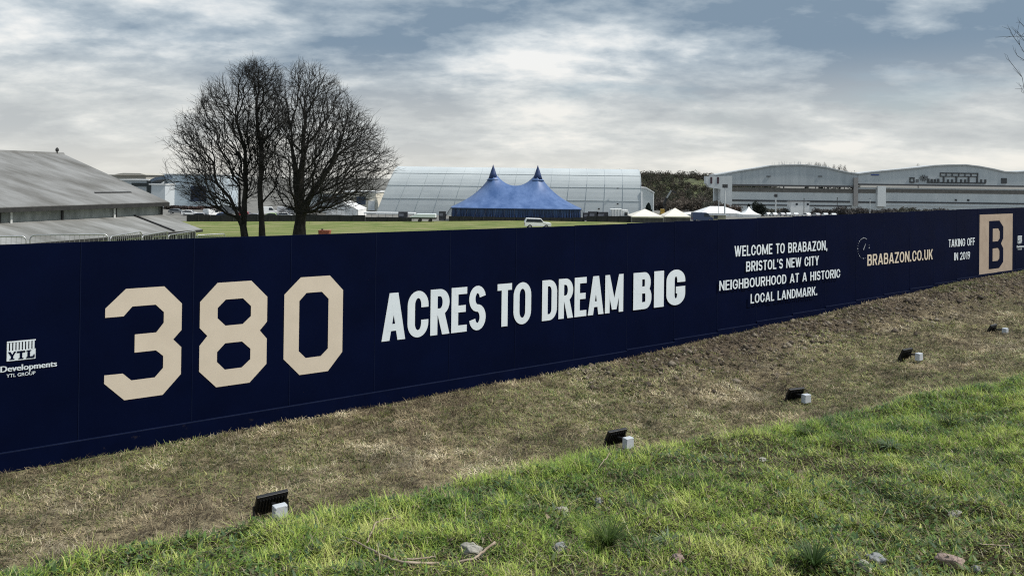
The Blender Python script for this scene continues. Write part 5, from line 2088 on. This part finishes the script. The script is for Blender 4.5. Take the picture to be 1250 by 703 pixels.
def leaf_clump(centres, radii, per, size, cols, g, flat=1.0):
    """many small leaf-sized quads through ellipsoids; returns verts, quads, cols"""
    n = len(centres)
    C = np.repeat(centres, per, 0)
    Rr = np.repeat(radii, per, 0)
    d = g.normal(size=(n * per, 3))
    d /= np.linalg.norm(d, axis=1, keepdims=True)
    r_ = g.random((n * per, 1)) ** 0.45
    P = C + d * r_ * Rr
    a = g.normal(size=(n * per, 3))
    a /= np.linalg.norm(a, axis=1, keepdims=True)
    b = np.cross(a, g.normal(size=(n * per, 3)))
    b /= np.linalg.norm(b, axis=1, keepdims=True)
    s_ = size * g.uniform(0.5, 1.3, (n * per, 1))
    V = np.stack([P - a * s_ - b * s_ * 0.5, P + a * s_ - b * s_ * 0.3, P + a * s_ * 0.8 + b * s_ * 0.5, P - a * s_ + b * s_ * 0.4], 1).reshape(-1, 3)
    Q = np.arange(len(P) * 4).reshape(-1, 4)
    cc = np.repeat(cols, per, 0) * g.uniform(0.65, 1.3, (n * per, 1))
    return V, Q, np.repeat(cc, 4, 0)


foliage_m = leaf_mat('foliage', 0.15, 0.8)
gw = np.random.default_rng(31)
tx = gw.uniform(0, 250, 2600)
ty = gw.uniform(470, 680, 2600)
sx_ = tx / ty
patch = (np.abs(sx_ * FPX + CX - 846) < 13) & (ty > 575) & (ty < 612)
keep = ~patch & (vnoise(tx, ty, 0.03, 8, 2) > 0.18)
tx, ty = tx[keep], ty[keep]
tz = np.interp(ty, [350, 600, 9000], [-11.3, -14, -14]) - 0.6 + hill_h(tx, ty)
rad = gw.uniform(1.8, 3.6, len(tx))
pal = np.array([(0.055, 0.060, 0.038), (0.085, 0.076, 0.060), (0.10, 0.082, 0.066), (0.050, 0.056, 0.040), (0.075, 0.072, 0.048)])
cols = pal[gw.integers(0, len(pal), len(tx))]
for px_, py_, w_ in ((1003, 204.6, 1.5), (1012, 206.5, 2.0), (1022, 208.0, 2.2), (1041, 212.4, 3.2), (1046, 212.6, 2.4), (936, 203.8, 1.6), (985, 201.6, 1.2)):
    tp_ = at(px_, py_, 432)
    zz_ = np.linspace(-11, tp_.z - w_ * 0.7, 9)
    tx, ty, tz = np.append(tx, np.full(9, tp_.x)), np.append(ty, np.full(9, 432.0)), np.append(tz, zz_ - w_ * 0.9)
    rad = np.append(rad, np.full(9, w_))
    cols = np.concatenate([cols, np.tile(pal[3:4], (9, 1))])
V, Q, Cc = leaf_clump(np.stack([tx, ty, tz + rad * 0.9], -1), np.stack([rad, rad, rad * gw.uniform(0.9, 1.35, len(rad))], -1), 90, 0.42, cols * 0.8, gw)
wd = array_mesh('woodland', V, Q, np.zeros((0, 3), int), foliage_m, Cc)
tag(wd, 'dark winter woodland covering the hill between the two hangars', 'woodland', kind='stuff')

# ------------------------------------------------------------------ shrubs and conifers


def shrub(name, label, px, py, D, w, h, col, seed, group=None, conifer=False, size=0.28, per=60, cat='shrub'):
    g = np.random.default_rng(seed)
    p = at(px, py, D)
    b = Vector((p.x, D, gz(p.x, D)))
    e = thing(name, label, cat, b, group)
    n = 26
    if conifer:
        hz_ = g.random(n) ** 0.8
        rr = (1 - hz_) * w / 2 * 0.9 + 0.1
        an = g.uniform(0, 6.28, n)
        k = g.uniform(0.3, 0.85, n)
        C = np.stack([np.cos(an) * rr * k, np.sin(an) * rr * k, 0.1 * h + hz_ * 0.85 * h], -1)
        Rd = np.stack([rr * 0.55 + .1, rr * 0.55 + .1, np.full(n, h * 0.10)], -1)
    else:
        C = np.stack([g.uniform(-w / 2, w / 2, n) * 0.75, g.uniform(-w / 3, w / 3, n), g.uniform(0.15, 0.72, n) * h * (0.75 + 0.25 * g.random(n))], -1)
        Rd = np.stack([g.uniform(0.16, 0.3, n) * w, g.uniform(0.16, 0.3, n) * w, g.uniform(0.15, 0.3, n) * h], -1)
    V, Q, Cc = leaf_clump(C, Rd, per, size, np.tile(np.array(col), (n, 1)) * g.uniform(0.75, 1.25, (n, 1)), g)
    o = array_mesh('crown', V, Q, np.zeros((0, 3), int), foliage_m, Cc)
    o.parent = e
    m = MB()
    if conifer:
        m.tube([(0, 0, -0.2), (0, 0, h * 0.9)], [0.12 * w / 3, 0.03], 6)
    else:
        for i in range(5):
            a = g.uniform(0, 6.28)
            m.tube([(0.1 * math.cos(a), 0.1 * math.sin(a), -0.2), (w * 0.12 * math.cos(a), w * 0.12 * math.sin(a), h * 0.3), (w * 0.3 * math.cos(a), w * 0.3 * math.sin(a), h * 0.8)], [0.06, 0.045, 0.015], 5)
    m.build('trunk' if conifer else 'stem', bark, e, local=True)
    return e


shrub('conifer', 'dark conifer in front of the small store beside the hangar', 791.5, 259, 225, 3.4, 4.3, (0.022, 0.034, 0.030), 1, conifer=True, cat='tree')
shrub('conifer', 'broad dark evergreen right of the peaked white tent', 926, 260, 285, 5.4, 6.6, (0.016, 0.022, 0.018), 2, conifer=False, cat='tree', per=90)
shrub('conifer', 'slim dark evergreen left of the broad one', 914, 258, 292, 2.4, 4.4, (0.02, 0.03, 0.024), 12, conifer=True, cat='tree')
shrub('dark_bush', 'black green bush behind the hoarding at the right edge', 1254, 262, 33, 0.85, 2.6, (0.010, 0.014, 0.014), 3, size=0.06, per=120)
gs = 'brown scrub bushes along the far hangars'
k = 0
for px_, hgt, w_ in [(940, 3.0, 5), (954, 3.6, 6), (1000, 3.6, 6), (1010, 3.2, 6), (1022, 4.0, 6), (1033, 4.4, 6), (1046, 4.2, 7), (1056, 3.8, 6), (1066, 3.2, 6), (1084, 4.2, 7), (1096, 4.6, 7), (1108, 5.0, 7), (1121, 4.8, 7), (1134, 4.4, 7), (1147, 4.4, 7), (1160, 4.0, 7), (1173, 3.6, 7), (1187, 3.2, 7), (1202, 2.8, 7), (1218, 2.6, 7)]:
    k += 1
    shrub('scrub_bush', 'low brown scrub bush in the strip below the far hangars', px_, 258, 322 + (k % 3) * 3, w_, hgt, random.choice([(0.10, 0.093, 0.082), (0.085, 0.085, 0.068), (0.12, 0.11, 0.097), (0.085, 0.078, 0.075)]), 100 + k, gs, size=0.30, per=46)
gs2 = 'brown bushes at the foot of the wooded hill'
for px_, hgt, w_ in [(800, 5.5, 8), (808, 7, 9), (822, 6.5, 9), (833, 8, 9), (843, 7.5, 9), (852, 8, 9), (861, 7.6, 8), (869, 7.2, 7), (878, 6.6, 6), (887, 5.4, 6), (897, 4.6, 6)]:
    k += 1
    shrub('brown_bush', 'big bare brown bush in the thicket at the foot of the hill', px_, 255, 330 - (k % 3) * 5 + (px_ < 862) * 60, w_, hgt, random.choice([(0.115, 0.098, 0.08), (0.095, 0.082, 0.073), (0.135, 0.103, 0.085), (0.085, 0.085, 0.066)]), 200 + k, gs2, size=0.34, per=60)
gs3 = 'low red brown bushes before the blue grey warehouse'
for px_ in (206, 216, 226, 237, 248, 259, 270, 281, 292):
    k += 1
    shrub('red_brown_bush', 'low red brown bush in the hedge line below the blue grey warehouse', px_, 250, 268, 3.6, 1.7, random.choice([(0.070, 0.046, 0.042), (0.055, 0.042, 0.040), (0.045, 0.040, 0.035)]), 300 + k, gs3, size=0.2, per=40)

# slim bare trees rising behind the far hangars' roof
gt_ = 'slim bare trees behind the far hangar roofs'
first = bare_tree('slim bare tree above the roof of the far hangar', Vector((0, 0, 0)), [(0, 0, 0), (0, 0, 4), (0, 0, 8), (0.1, 0, 12)], [(8, 1.2, 1.2), (13, 2.2, 2.2), (16.5, 2.0, 2.0), (20, 0.6, 0.6)], 2.0, 420, 0.45, 61, r_tip=0.032, power=2.3, twigs=2, tw_len=0.7, group=gt_, nm='slim_tree')
tips = [(957, 201.0), (987, 199.5), (996, 198.8), (1000, 199.5), (1007, 199.0), (1018, 201.8), (1025, 202.0), (1031, 202.5), (1121, 200.8)]
for i, (px_, yt) in enumerate(tips):
    o = first if i == 0 else copy_tree(first)
    p = at(px_, yt, 425)
    o.location = (p.x, 425, p.z - 19.6)
    o.rotation_euler = (0, 0, i * 1.3)
    o.scale = (0.75, 0.75, 1) if i % 3 else (1.1, 1.1, 1)
for i, o in enumerate([ob for ob in scene.objects if ob.name.startswith('slim_tree')]):
    if i == 8:
        o['label'] = 'slim bare tree tip alone above the hangar with the window grid'
    elif i == 0:
        o['label'] = 'slim bare tree tip farthest left above the far hangar roof'
    else:
        o['label'] = 'slim bare tree in the cluster above the right slope of the first far hangar'

# ------------------------------------------------------------------ grass, straw and weeds
grass_m = leaf_mat('grass_blades', 0.35, 0.55)
straw_m = leaf_mat('straw', 0.12, 0.8)


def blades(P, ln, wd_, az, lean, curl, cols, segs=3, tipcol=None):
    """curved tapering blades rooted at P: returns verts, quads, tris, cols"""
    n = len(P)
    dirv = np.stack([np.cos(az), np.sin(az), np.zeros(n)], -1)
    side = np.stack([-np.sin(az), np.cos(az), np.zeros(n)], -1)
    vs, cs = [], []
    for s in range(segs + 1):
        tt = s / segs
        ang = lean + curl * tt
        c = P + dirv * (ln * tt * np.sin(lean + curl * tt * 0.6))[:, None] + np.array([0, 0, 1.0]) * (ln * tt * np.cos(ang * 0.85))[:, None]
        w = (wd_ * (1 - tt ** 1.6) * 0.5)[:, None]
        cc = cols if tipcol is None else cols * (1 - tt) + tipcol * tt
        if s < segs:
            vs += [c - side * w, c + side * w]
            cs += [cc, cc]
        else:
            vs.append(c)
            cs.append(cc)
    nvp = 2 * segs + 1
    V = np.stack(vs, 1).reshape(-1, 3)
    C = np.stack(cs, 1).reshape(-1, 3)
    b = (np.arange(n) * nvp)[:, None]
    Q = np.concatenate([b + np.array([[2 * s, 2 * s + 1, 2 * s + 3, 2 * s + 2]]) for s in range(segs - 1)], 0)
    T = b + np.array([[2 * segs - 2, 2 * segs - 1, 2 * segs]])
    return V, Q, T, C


def in_view(x, y, m):
    return (y > 1.9) & (np.abs(x) < y * 0.70 * m + 1.3)


def merge(parts):
    V, Q, T, C, o = [], [], [], [], 0
    for v_, q_, t_, c_ in parts:
        V.append(v_)
        Q.append(q_ + o)
        T.append(t_ + o)
        C.append(c_)
        o += len(v_)
    return np.concatenate(V), np.concatenate(Q), np.concatenate(T), np.concatenate(C)


g = np.random.default_rng(77)
GREENS = np.array([(0.29, 0.405, 0.075), (0.41, 0.50, 0.11), (0.165, 0.275, 0.06), (0.55, 0.58, 0.20), (0.085, 0.155, 0.055), (0.56, 0.49, 0.25)])
STRAW = np.array([(0.36, 0.295, 0.185), (0.265, 0.215, 0.135), (0.18, 0.145, 0.095), (0.47, 0.41, 0.29), (0.10, 0.075, 0.05), (0.29, 0.28, 0.105)])


def bank_points(n, m=1.15, dmax=13):
    x = g.uniform(-9, 12, n)
    y = g.uniform(1.9, dmax, n)
    # closer ground gets more blades
    ok = in_view(x, y, m) & (g.random(n) < np.clip(4.2 / y, 0.25, 1))
    x, y = x[ok], y[ok]
    u, v_ = uv_of(x, y)
    ragged = (vnoise(u, v_, 1.7, 71, 3) - 0.5) * 0.5
    ok = v_ > crest(u) - 0.20 + ragged
    return x[ok], y[ok]


parts = []
# 1: the sward
x, y = bank_points(3000000)
lush = vnoise(x, y, 1.3, 81, 3)
bare = vnoise(x, y, 1.9, 83, 3)
u, v_ = uv_of(x, y)
cr = v_ - crest(u)
# worn earth shows towards the viewer
wear = np.clip((cr - 1.2) / 2.6, 0, 1) * 0.13
ok = g.random(len(x)) < np.clip((lush - 0.20 - wear) * 3.2, 0.12, 1) * np.clip((0.80 - bare) * 5, 0.15, 1)
x, y, lush, cr = x[ok], y[ok], lush[ok], cr[ok]
n = len(x)
clump = vnoise(x, y, 7.0, 93, 2)
tone = 0.5 + (vnoise(x, y, 0.8, 91, 3) - 0.5) * 0.9 + (clump - 0.5) * 1.0 + g.normal(0, 0.10, n)
ci = np.clip((tone * 5.0).astype(int), 0, 4)
base_c = GREENS[[4, 2, 0, 1, 3]][ci]
dry = g.random(n) < 0.09
base_c[dry] = STRAW[g.integers(0, 4, dry.sum())]
base_c = base_c * g.uniform(0.75, 1.25, (n, 1))
ln = (0.014 + 0.040 * lush + 0.075 * np.clip(clump - 0.3, 0, 1) + 0.030 * np.exp(-(cr / 0.8) ** 2)) * g.uniform(0.5, 1.5, n)
P = np.stack([x, y, ground_z(x, y) - 0.004], -1)
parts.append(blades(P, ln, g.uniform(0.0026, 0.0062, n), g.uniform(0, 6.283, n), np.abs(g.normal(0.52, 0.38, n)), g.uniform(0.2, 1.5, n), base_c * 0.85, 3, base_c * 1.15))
# 2: tall tufts
tx, ty = bank_points(2600)
sel = g.random(len(tx)) < 0.16 + 0.5 * (vnoise(tx, ty, 0.9, 95, 2) > 0.55)
tx, ty = tx[sel][:300], ty[sel][:300]
per = 46
n = len(tx) * per
rr = g.random(n) ** 0.6 * np.repeat(g.uniform(0.04, 0.11, len(tx)), per)
aa = g.uniform(0, 6.283, n)
x = np.repeat(tx, per) + np.cos(aa) * rr
y = np.repeat(ty, per) + np.sin(aa) * rr
hh = np.repeat(g.uniform(0.07, 0.17, len(tx)), per)
tc_ = np.repeat(GREENS[g.integers(0, 5, len(tx))], per, 0) * g.uniform(0.7, 1.25, (n, 1))
dry = g.random(n) < 0.12
tc_[dry] = STRAW[g.integers(0, 4, dry.sum())]
P = np.stack([x, y, ground_z(x, y) - 0.005], -1)
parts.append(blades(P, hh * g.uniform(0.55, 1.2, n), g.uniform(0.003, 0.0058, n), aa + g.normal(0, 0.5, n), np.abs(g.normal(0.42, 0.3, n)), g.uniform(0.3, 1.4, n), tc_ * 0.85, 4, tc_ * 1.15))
# 3: dead stems lying on the bank
x, y = bank_points(26000)
n = len(x)
sc = STRAW[g.integers(0, 5, n)] * g.uniform(0.8, 1.3, (n, 1))
P = np.stack([x, y, ground_z(x, y) + g.uniform(0.0, 0.035, n)], -1)
parts.append(blades(P, g.uniform(0.05, 0.16, n), g.uniform(0.002, 0.004, n), g.uniform(0, 6.283, n), g.uniform(1.1, 1.55, n), g.uniform(0, 0.3, n), sc, 3))
# 3b: short litter and moss in the gaps
x, y = bank_points(700000, 1.1, 8)
n = len(x)
mix_ = g.random(n)
sc = np.where((mix_ < 0.5)[:, None], STRAW[g.integers(0, 6, n)] * 0.62, GREENS[g.integers(0, 5, n)] * 0.8) * g.uniform(0.6, 1.3, (n, 1))
P = np.stack([x, y, ground_z(x, y) + g.uniform(0.0, 0.010, n)], -1)
parts.append(blades(P + np.array([0, 0, 1.0]) * g.uniform(0, 0.02, (n, 1)), g.uniform(0.012, 0.050, n), g.uniform(0.003, 0.008, n), g.uniform(0, 6.283, n), g.uniform(0.8, 1.55, n), g.uniform(0, 0.4, n), sc, 2))
# 4: clover and other round-leaved weeds
x, y = bank_points(220000, 1.1, 9)
wz = vnoise(x, y, 1.1, 101, 3)
ok = g.random(len(x)) < np.clip((wz - 0.43) * 4, 0.06, 1)
x, y = x[ok], y[ok]
n = len(x)
cc = np.array([(0.075, 0.14, 0.042), (0.11, 0.19, 0.05), (0.06, 0.105, 0.05), (0.15, 0.19, 0.085)])[g.integers(0, 4, n)] * g.uniform(0.75, 1.3, (n, 1))
P = np.stack([x, y, ground_z(x, y) + g.uniform(0.0, 0.035, n)], -1)
parts.append(blades(P, g.uniform(0.018, 0.050, n), g.uniform(0.009, 0.022, n), g.uniform(0, 6.283, n), g.uniform(0.7, 1.4, n), g.uniform(0, 0.5, n), cc, 3))
# 5: fallen dead leaves
x, y = bank_points(3200, 1.1, 9)
n = len(x)
cc = np.array([(0.17, 0.115, 0.065), (0.24, 0.17, 0.10), (0.11, 0.08, 0.055), (0.30, 0.24, 0.16)])[g.integers(0, 4, n)] * g.uniform(0.7, 1.2, (n, 1))
P = np.stack([x, y, ground_z(x, y) + g.uniform(0.012, 0.05, n)], -1)
parts.append(blades(P, g.uniform(0.018, 0.040, n), g.uniform(0.010, 0.022, n), g.uniform(0, 6.283, n), g.uniform(1.0, 1.6, n), g.uniform(-0.3, 0.6, n), cc, 3))
V, Q, T, C = merge(parts)
gr = array_mesh('grass', V, Q, T, grass_m, C)
tag(gr, 'bright green rough grass covering the near bank', 'grass', kind='stuff')

# dead straw and stubble on the ditch floor
parts = []


def ditch_points(n, m=1.12):
    u = g.uniform(-4, 32, n)
    v_ = g.uniform(0.03, 7.0, n)
    x = WD[0] * u + WN[0] * (v_ - WK)
    y = WD[1] * u + WN[1] * (v_ - WK)
    ok = in_view(x, y, m) & (v_ < crest(u) - 0.15) & (v_ < np.maximum(3.9, crest(u) * 0.78)) & (g.random(n) < np.clip(11 / y, 0.2, 1))
    return x[ok], y[ok], u[ok], v_[ok]


x, y, u, v_ = ditch_points(700000)
n = len(x)
tone = (vnoise(x, y, 0.9, 111, 3) - .5) * 0.8 + (vnoise(x, y, 5, 113, 2) - .5) * 0.75 + 0.5 + g.normal(0, 0.09, n)
dirt = np.exp(-((v_ - 0.6) / 0.8) ** 2) * sstep((u - 8) / 2) + sstep((u - 19) / 5) * sstep((2.6 - v_) / 1.6)
ok = g.random(n) > np.clip(dirt, 0, 1) * 0.55
x, y, u, v_, tone, dirt = x[ok], y[ok], u[ok], v_[ok], tone[ok], dirt[ok]
n = len(x)
ci = np.clip(((tone - 0.2) * 8 - dirt * 1.5).astype(int), 0, 4)
sc = STRAW[[4, 2, 1, 0, 3]][ci]
gp_ = vnoise(x, y, 0.7, 121, 3) + g.normal(0, 0.07, n)
grn = (gp_ > 0.50) & (g.random(n) < 0.6)
sc[grn] = np.array([(0.17, 0.195, 0.065), (0.23, 0.23, 0.085), (0.12, 0.155, 0.065)])[g.integers(0, 3, grn.sum())]
darkp = vnoise(x, y, 2.6, 131, 3)
sc = sc * (0.38 + 1.1 * np.clip((darkp - 0.28) * 2.2, 0, 1))[:, None] * g.uniform(0.55, 1.35, (n, 1))
P = np.stack([x, y, ground_z(x, y) + g.uniform(-0.004, 0.028, n)], -1)
wide = 0.0028 + 0.00038 * y
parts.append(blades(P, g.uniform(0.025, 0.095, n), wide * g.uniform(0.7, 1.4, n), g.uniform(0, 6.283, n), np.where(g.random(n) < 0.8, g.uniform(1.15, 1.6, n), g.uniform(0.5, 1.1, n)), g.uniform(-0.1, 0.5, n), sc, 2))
# broken pieces standing up for relief and small shadows
x, y, u, v_ = ditch_points(60000)
n = len(x)
sc = STRAW[g.integers(0, 6, n)] * g.uniform(0.6, 1.25, (n, 1))
P = np.stack([x, y, ground_z(x, y) - 0.004], -1)
parts.append(blades(P, g.uniform(0.03, 0.10, n), (0.003 + 0.0004 * y) * g.uniform(0.8, 1.3, n), g.uniform(0, 6.283, n), np.abs(g.normal(0.5, 0.35, n)), g.uniform(0.2, 1.2, n), sc, 3))
# green tufts coming through the straw
tx, ty, tu, tv = ditch_points(9000)
sel = g.random(len(tx)) < np.clip((vnoise(tx, ty, 0.55, 141, 3) - 0.38) * 2.4, 0.05, 1)
tx, ty = tx[sel][:1900], ty[sel][:1900]
per = 34
n = len(tx) * per
rr = g.random(n) ** 0.6 * np.repeat(g.uniform(0.04, 0.16, len(tx)), per)
aa = g.uniform(0, 6.283, n)
x, y = np.repeat(tx, per) + np.cos(aa) * rr, np.repeat(ty, per) + np.sin(aa) * rr
tcol = np.repeat(np.array([(0.17, 0.20, 0.06), (0.12, 0.155, 0.05), (0.22, 0.225, 0.08), (0.085, 0.115, 0.045)])[g.integers(0, 4, len(tx))], per, 0) * g.uniform(0.65, 1.3, (n, 1))
P = np.stack([x, y, ground_z(x, y) - 0.004], -1)
parts.append(blades(P, g.uniform(0.03, 0.085, n), 0.003 + 0.00035 * y, aa, np.abs(g.normal(0.6, 0.35, n)), g.uniform(0.2, 1.2, n), tcol, 3))
V, Q, T, C = merge(parts)
st = array_mesh('dead_grass', V, Q, T, straw_m, C)
tag(st, 'matted brown straw and dead grass between hoarding and bank', 'dead grass', kind='stuff')

# clods of earth and broken roots heaped along the fence foot
cl = []
u = g.uniform(8.0, 30, 5200)
v_ = np.abs(g.normal(0.75, 0.65, 5200)) + 0.05
spread = u > 20
v_[spread] = g.uniform(0.05, 2.4, spread.sum())
x = WD[0] * u + WN[0] * (v_ - WK)
y = WD[1] * u + WN[1] * (v_ - WK)
z = ground_z(x, y)
s_ = g.uniform(0.012, 0.055, len(u)) * np.where(g.random(len(u)) < 0.06, 1.8, 1)
oct_v = np.array([(1, 0, 0), (-1, 0, 0), (0, 1, 0), (0, -1, 0), (0, 0, 1), (0, 0, -1)], float)
oct_f = np.array([(0, 2, 4), (2, 1, 4), (1, 3, 4), (3, 0, 4), (2, 0, 5), (1, 2, 5), (3, 1, 5), (0, 3, 5)])
VV = np.stack([x, y, z], -1)[:, None, :] + oct_v[None] * (s_[:, None] * g.uniform(0.55, 1.25, (len(u), 6)))[:, :, None] * np.array([1.2, 1.2, 0.75])
TT = (np.arange(len(u)) * 6)[:, None, None] + oct_f[None]
cc = np.array([(0.085, 0.068, 0.052), (0.13, 0.105, 0.08), (0.055, 0.044, 0.034), (0.21, 0.18, 0.14)])[g.integers(0, 4, len(u))]
cl = array_mesh('earth_clods', VV.reshape(-1, 3), np.zeros((0, 4), int), TT.reshape(-1, 3), straw_m, np.repeat(cc, 6, 0))
tag(cl, 'brown earth clods heaped along the foot of the hoarding', 'clods', kind='stuff')

# ------------------------------------------------------------------ stones, sticks and single weeds on the bank
pale_stone = mat('pale_stone', (0.20, 0.19, 0.165), (0.40, 0.385, 0.34), rough=0.9, scale=18, bump=0.6, bscale=60)
grey_stone = mat('grey_stone', (0.13, 0.135, 0.135), (0.29, 0.30, 0.30), rough=0.9, scale=18, bump=0.6, bscale=60)
pink_stone = mat('pink_brick', (0.17, 0.125, 0.105), (0.36, 0.27, 0.235), rough=0.9, scale=22, bump=0.7, bscale=60)


def stone(label, px, py, w, d_, h, matr, seed):
    g_ = random.Random(seed)
    p = on_ground(px, py, 30)
    bm = bmesh.new()
    bmesh.ops.create_icosphere(bm, subdivisions=4, radius=0.5)
    off = g_.uniform(0, 50)
    from mathutils import noise as mn
    for v in bm.verts:
        q_ = v.co.copy()
        k_ = 1 + 0.5 * mn.noise(q_ * 2.6 + Vector((off, 0, 0))) + 0.2 * mn.noise(q_ * 6 + Vector((0, off, 0))) + 0.05 * mn.noise(q_ * 18 + Vector((0, off, 3)))
        v.co = Vector((q_.x * w * k_, q_.y * d_ * k_, q_.z * h * k_))
        if v.co.z > h * 0.36:
            v.co.z = h * 0.36 + (v.co.z - h * 0.36) * 0.35
    me = bpy.data.meshes.new('stone')
    bm.to_mesh(me)
    bm.free()
    for f_ in me.polygons:
        f_.use_smooth = True
    me.materials.append(matr)
    o = bpy.data.objects.new('stone', me)
    COL.objects.link(o)
    o.location = (p.x, p.y, p.z + h * 0.17)
    o.rotation_euler = (g_.uniform(-.2, .2), g_.uniform(-.2, .2), g_.uniform(0, 6.28) if w < d_ * 1.4 else g_.uniform(-.3, .3))
    tag(o, label, 'stone', 'stones lying in the bank grass')
    return o


stone('flat pale stone lying behind the right end of the fallen stick', 578, 676, 0.118, 0.075, 0.075, pale_stone, 1)
stone('small rounded pale stone alone in the grass below the second floodlight', 686, 626, 0.075, 0.06, 0.06, pale_stone, 2)
stone('grey and rusty stone half sunk in grass right of the flat pale stone', 684, 671, 0.07, 0.06, 0.06, grey_stone, 3)
stone('tiny grey stone among grass just up the bank from the rounded pale one', 730, 613, 0.05, 0.045, 0.045, grey_stone, 4)
stone('smooth grey stone near the bottom right, with a paler one against it', 1069, 687, 0.085, 0.065, 0.07, grey_stone, 5)
stone('pale stone touching the left side of the smooth grey one', 1054, 693, 0.07, 0.06, 0.055, pale_stone, 6)
stone('rough pink brick lump at the bottom right', 1160, 688, 0.12, 0.08, 0.07, pink_stone, 7)
stone('small dark grey stone right of the pink brick lump', 1192, 697, 0.05, 0.045, 0.045, grey_stone, 8)
stone('small pale stone in the worn grass at the right edge, above the brick lump', 1165, 628, 0.07, 0.045, 0.03, pale_stone, 9)
stone('flat whitish stone high on the bank near the right edge', 1183, 572, 0.11, 0.05, 0.03, pale_stone, 10)
stone('small grey stone at the bottom edge between the grey and pink ones', 1117, 700, 0.05, 0.045, 0.045, grey_stone, 11)
stone('low pinkish stone in worn earth beside the silver leaved weed', 828, 682, 0.06, 0.05, 0.035, pink_stone, 12)
stone('small pale chip on the upper bank under the third floodlight', 931, 562, 0.06, 0.04, 0.035, pale_stone, 13)

stick_m = mat('dead_stick', (0.22, 0.17, 0.125), (0.38, 0.31, 0.24), rough=0.9, scale=25)


def stick(label, runs, seed):
    m = MB()
    for pts, r0, r1 in runs:
        P = []
        for i, (px_, py_, lift) in enumerate(pts):
            p = on_ground(px_, py_, 20)
            P.append(p + Vector((0, 0, lift)))
        # subdivide with slight kinks
        S, Rr = [], []
        for i in range(len(P) - 1):
            for k_ in range(4):
                t_ = k_ / 4
                S.append(P[i].lerp(P[i + 1], t_) + Vector((random.uniform(-.003, .003), random.uniform(-.003, .003), random.uniform(-.002, .003))))
        S.append(P[-1])
        Rr = [r0 + (r1 - r0) * i / (len(S) - 1) for i in range(len(S))]
        m.tube(S, Rr, 7)
    o = m.build('stick', stick_m, None, smooth=True)
    tag(o, label, 'stick', 'dead sticks lying on the bank')
    return o


stick('long thin dead stick curving along the bottom of the bank', [([(418, 662, .03), (438, 671, .035), (458, 681, .03), (478, 692, .035), (498, 696, .035), (536, 695, .03)], 0.0035, 0.0065), ([(490, 692, .035), (516, 693, .045), (530, 692, .05)], 0.004, 0.003)], 1)
stick('bent pale stick with a sharp elbow, above the long curved one', [([(447, 671, .03), (454, 658, .045), (459, 650, .055), (470, 644, .05), (489, 638, .03)], 0.0045, 0.0035)], 2)
stick('short thick stick in front of the flat pale stone', [([(551, 694, .025), (578, 690, .03), (590, 683, .04), (604, 674, .05)], 0.005, 0.007), ([(578, 689, .035), (584, 693, .03)], 0.004, 0.003)], 3)
stick('thin pale stick on the right bank, among worn grass', [([(1195, 671, .03), (1215, 674, .035), (1232, 673, .03)], 0.003, 0.002)], 4)
stick('short pale stick pointing up the grassy edge below the second floodlight', [([(728, 578, .02), (738, 571, .05), (744, 566, .07)], 0.003, 0.003)], 5)


def rosette(label, px, py, r_, nl, col, wid, up_, seed):
    g_ = np.random.default_rng(seed)
    p = on_ground(px, py, 20)
    n_ = nl
    az = np.arange(n_) * 2.4 + g_.normal(0, .2, n_)
    P = np.tile(np.array([[p.x, p.y, p.z + 0.01]]), (n_, 1)) + np.stack([np.cos(az), np.sin(az), 0 * az], -1) * 0.01
    c_ = np.tile(np.array(col), (n_, 1)) * g_.uniform(0.75, 1.3, (n_, 1))
    V, Q, T, C = blades(P, r_ * g_.uniform(0.6, 1.15, n_), wid * g_.uniform(0.7, 1.2, n_), az, np.full(n_, up_) + g_.normal(0, .15, n_), g_.uniform(0.3, 0.9, n_), c_ * 0.85, 5, c_ * 1.1)
    o = array_mesh('weed_plant', V - np.array([[p.x, p.y, p.z]]), Q, T, grass_m, C)
    o.location = p
    tag(o, label, 'weed')
    return o


rosette('silver green thistle rosette right of the big grass tuft', 815, 664, 0.10, 46, (0.17, 0.225, 0.14), 0.010, 1.05, 1)
rosette('big dark green grass tuft in the middle foreground', 742, 668, 0.20, 150, (0.085, 0.135, 0.035), 0.0055, 0.50, 2)
rosette('dark green coarse tuft at the bottom edge, right of centre', 993, 694, 0.15, 80, (0.05, 0.09, 0.026), 0.010, 0.5, 3)
rosette('dark leafy dock plant on the upper bank below the third floodlight', 985, 532, 0.12, 70, (0.06, 0.09, 0.035), 0.010, 0.9, 4)
rosette('dark leafy dock plant on the right bank, farther from the viewer', 1160, 520, 0.16, 90, (0.06, 0.09, 0.032), 0.010, 0.9, 5)
rosette('pale green thistle in the right grass below the flat whitish stone', 1147, 577, 0.11, 44, (0.15, 0.20, 0.11), 0.011, 1.0, 6)
rosette('bluish green broadleaf weed in mid bank, right of centre', 1086, 548, 0.12, 60, (0.11, 0.16, 0.085), 0.010, 0.95, 7)
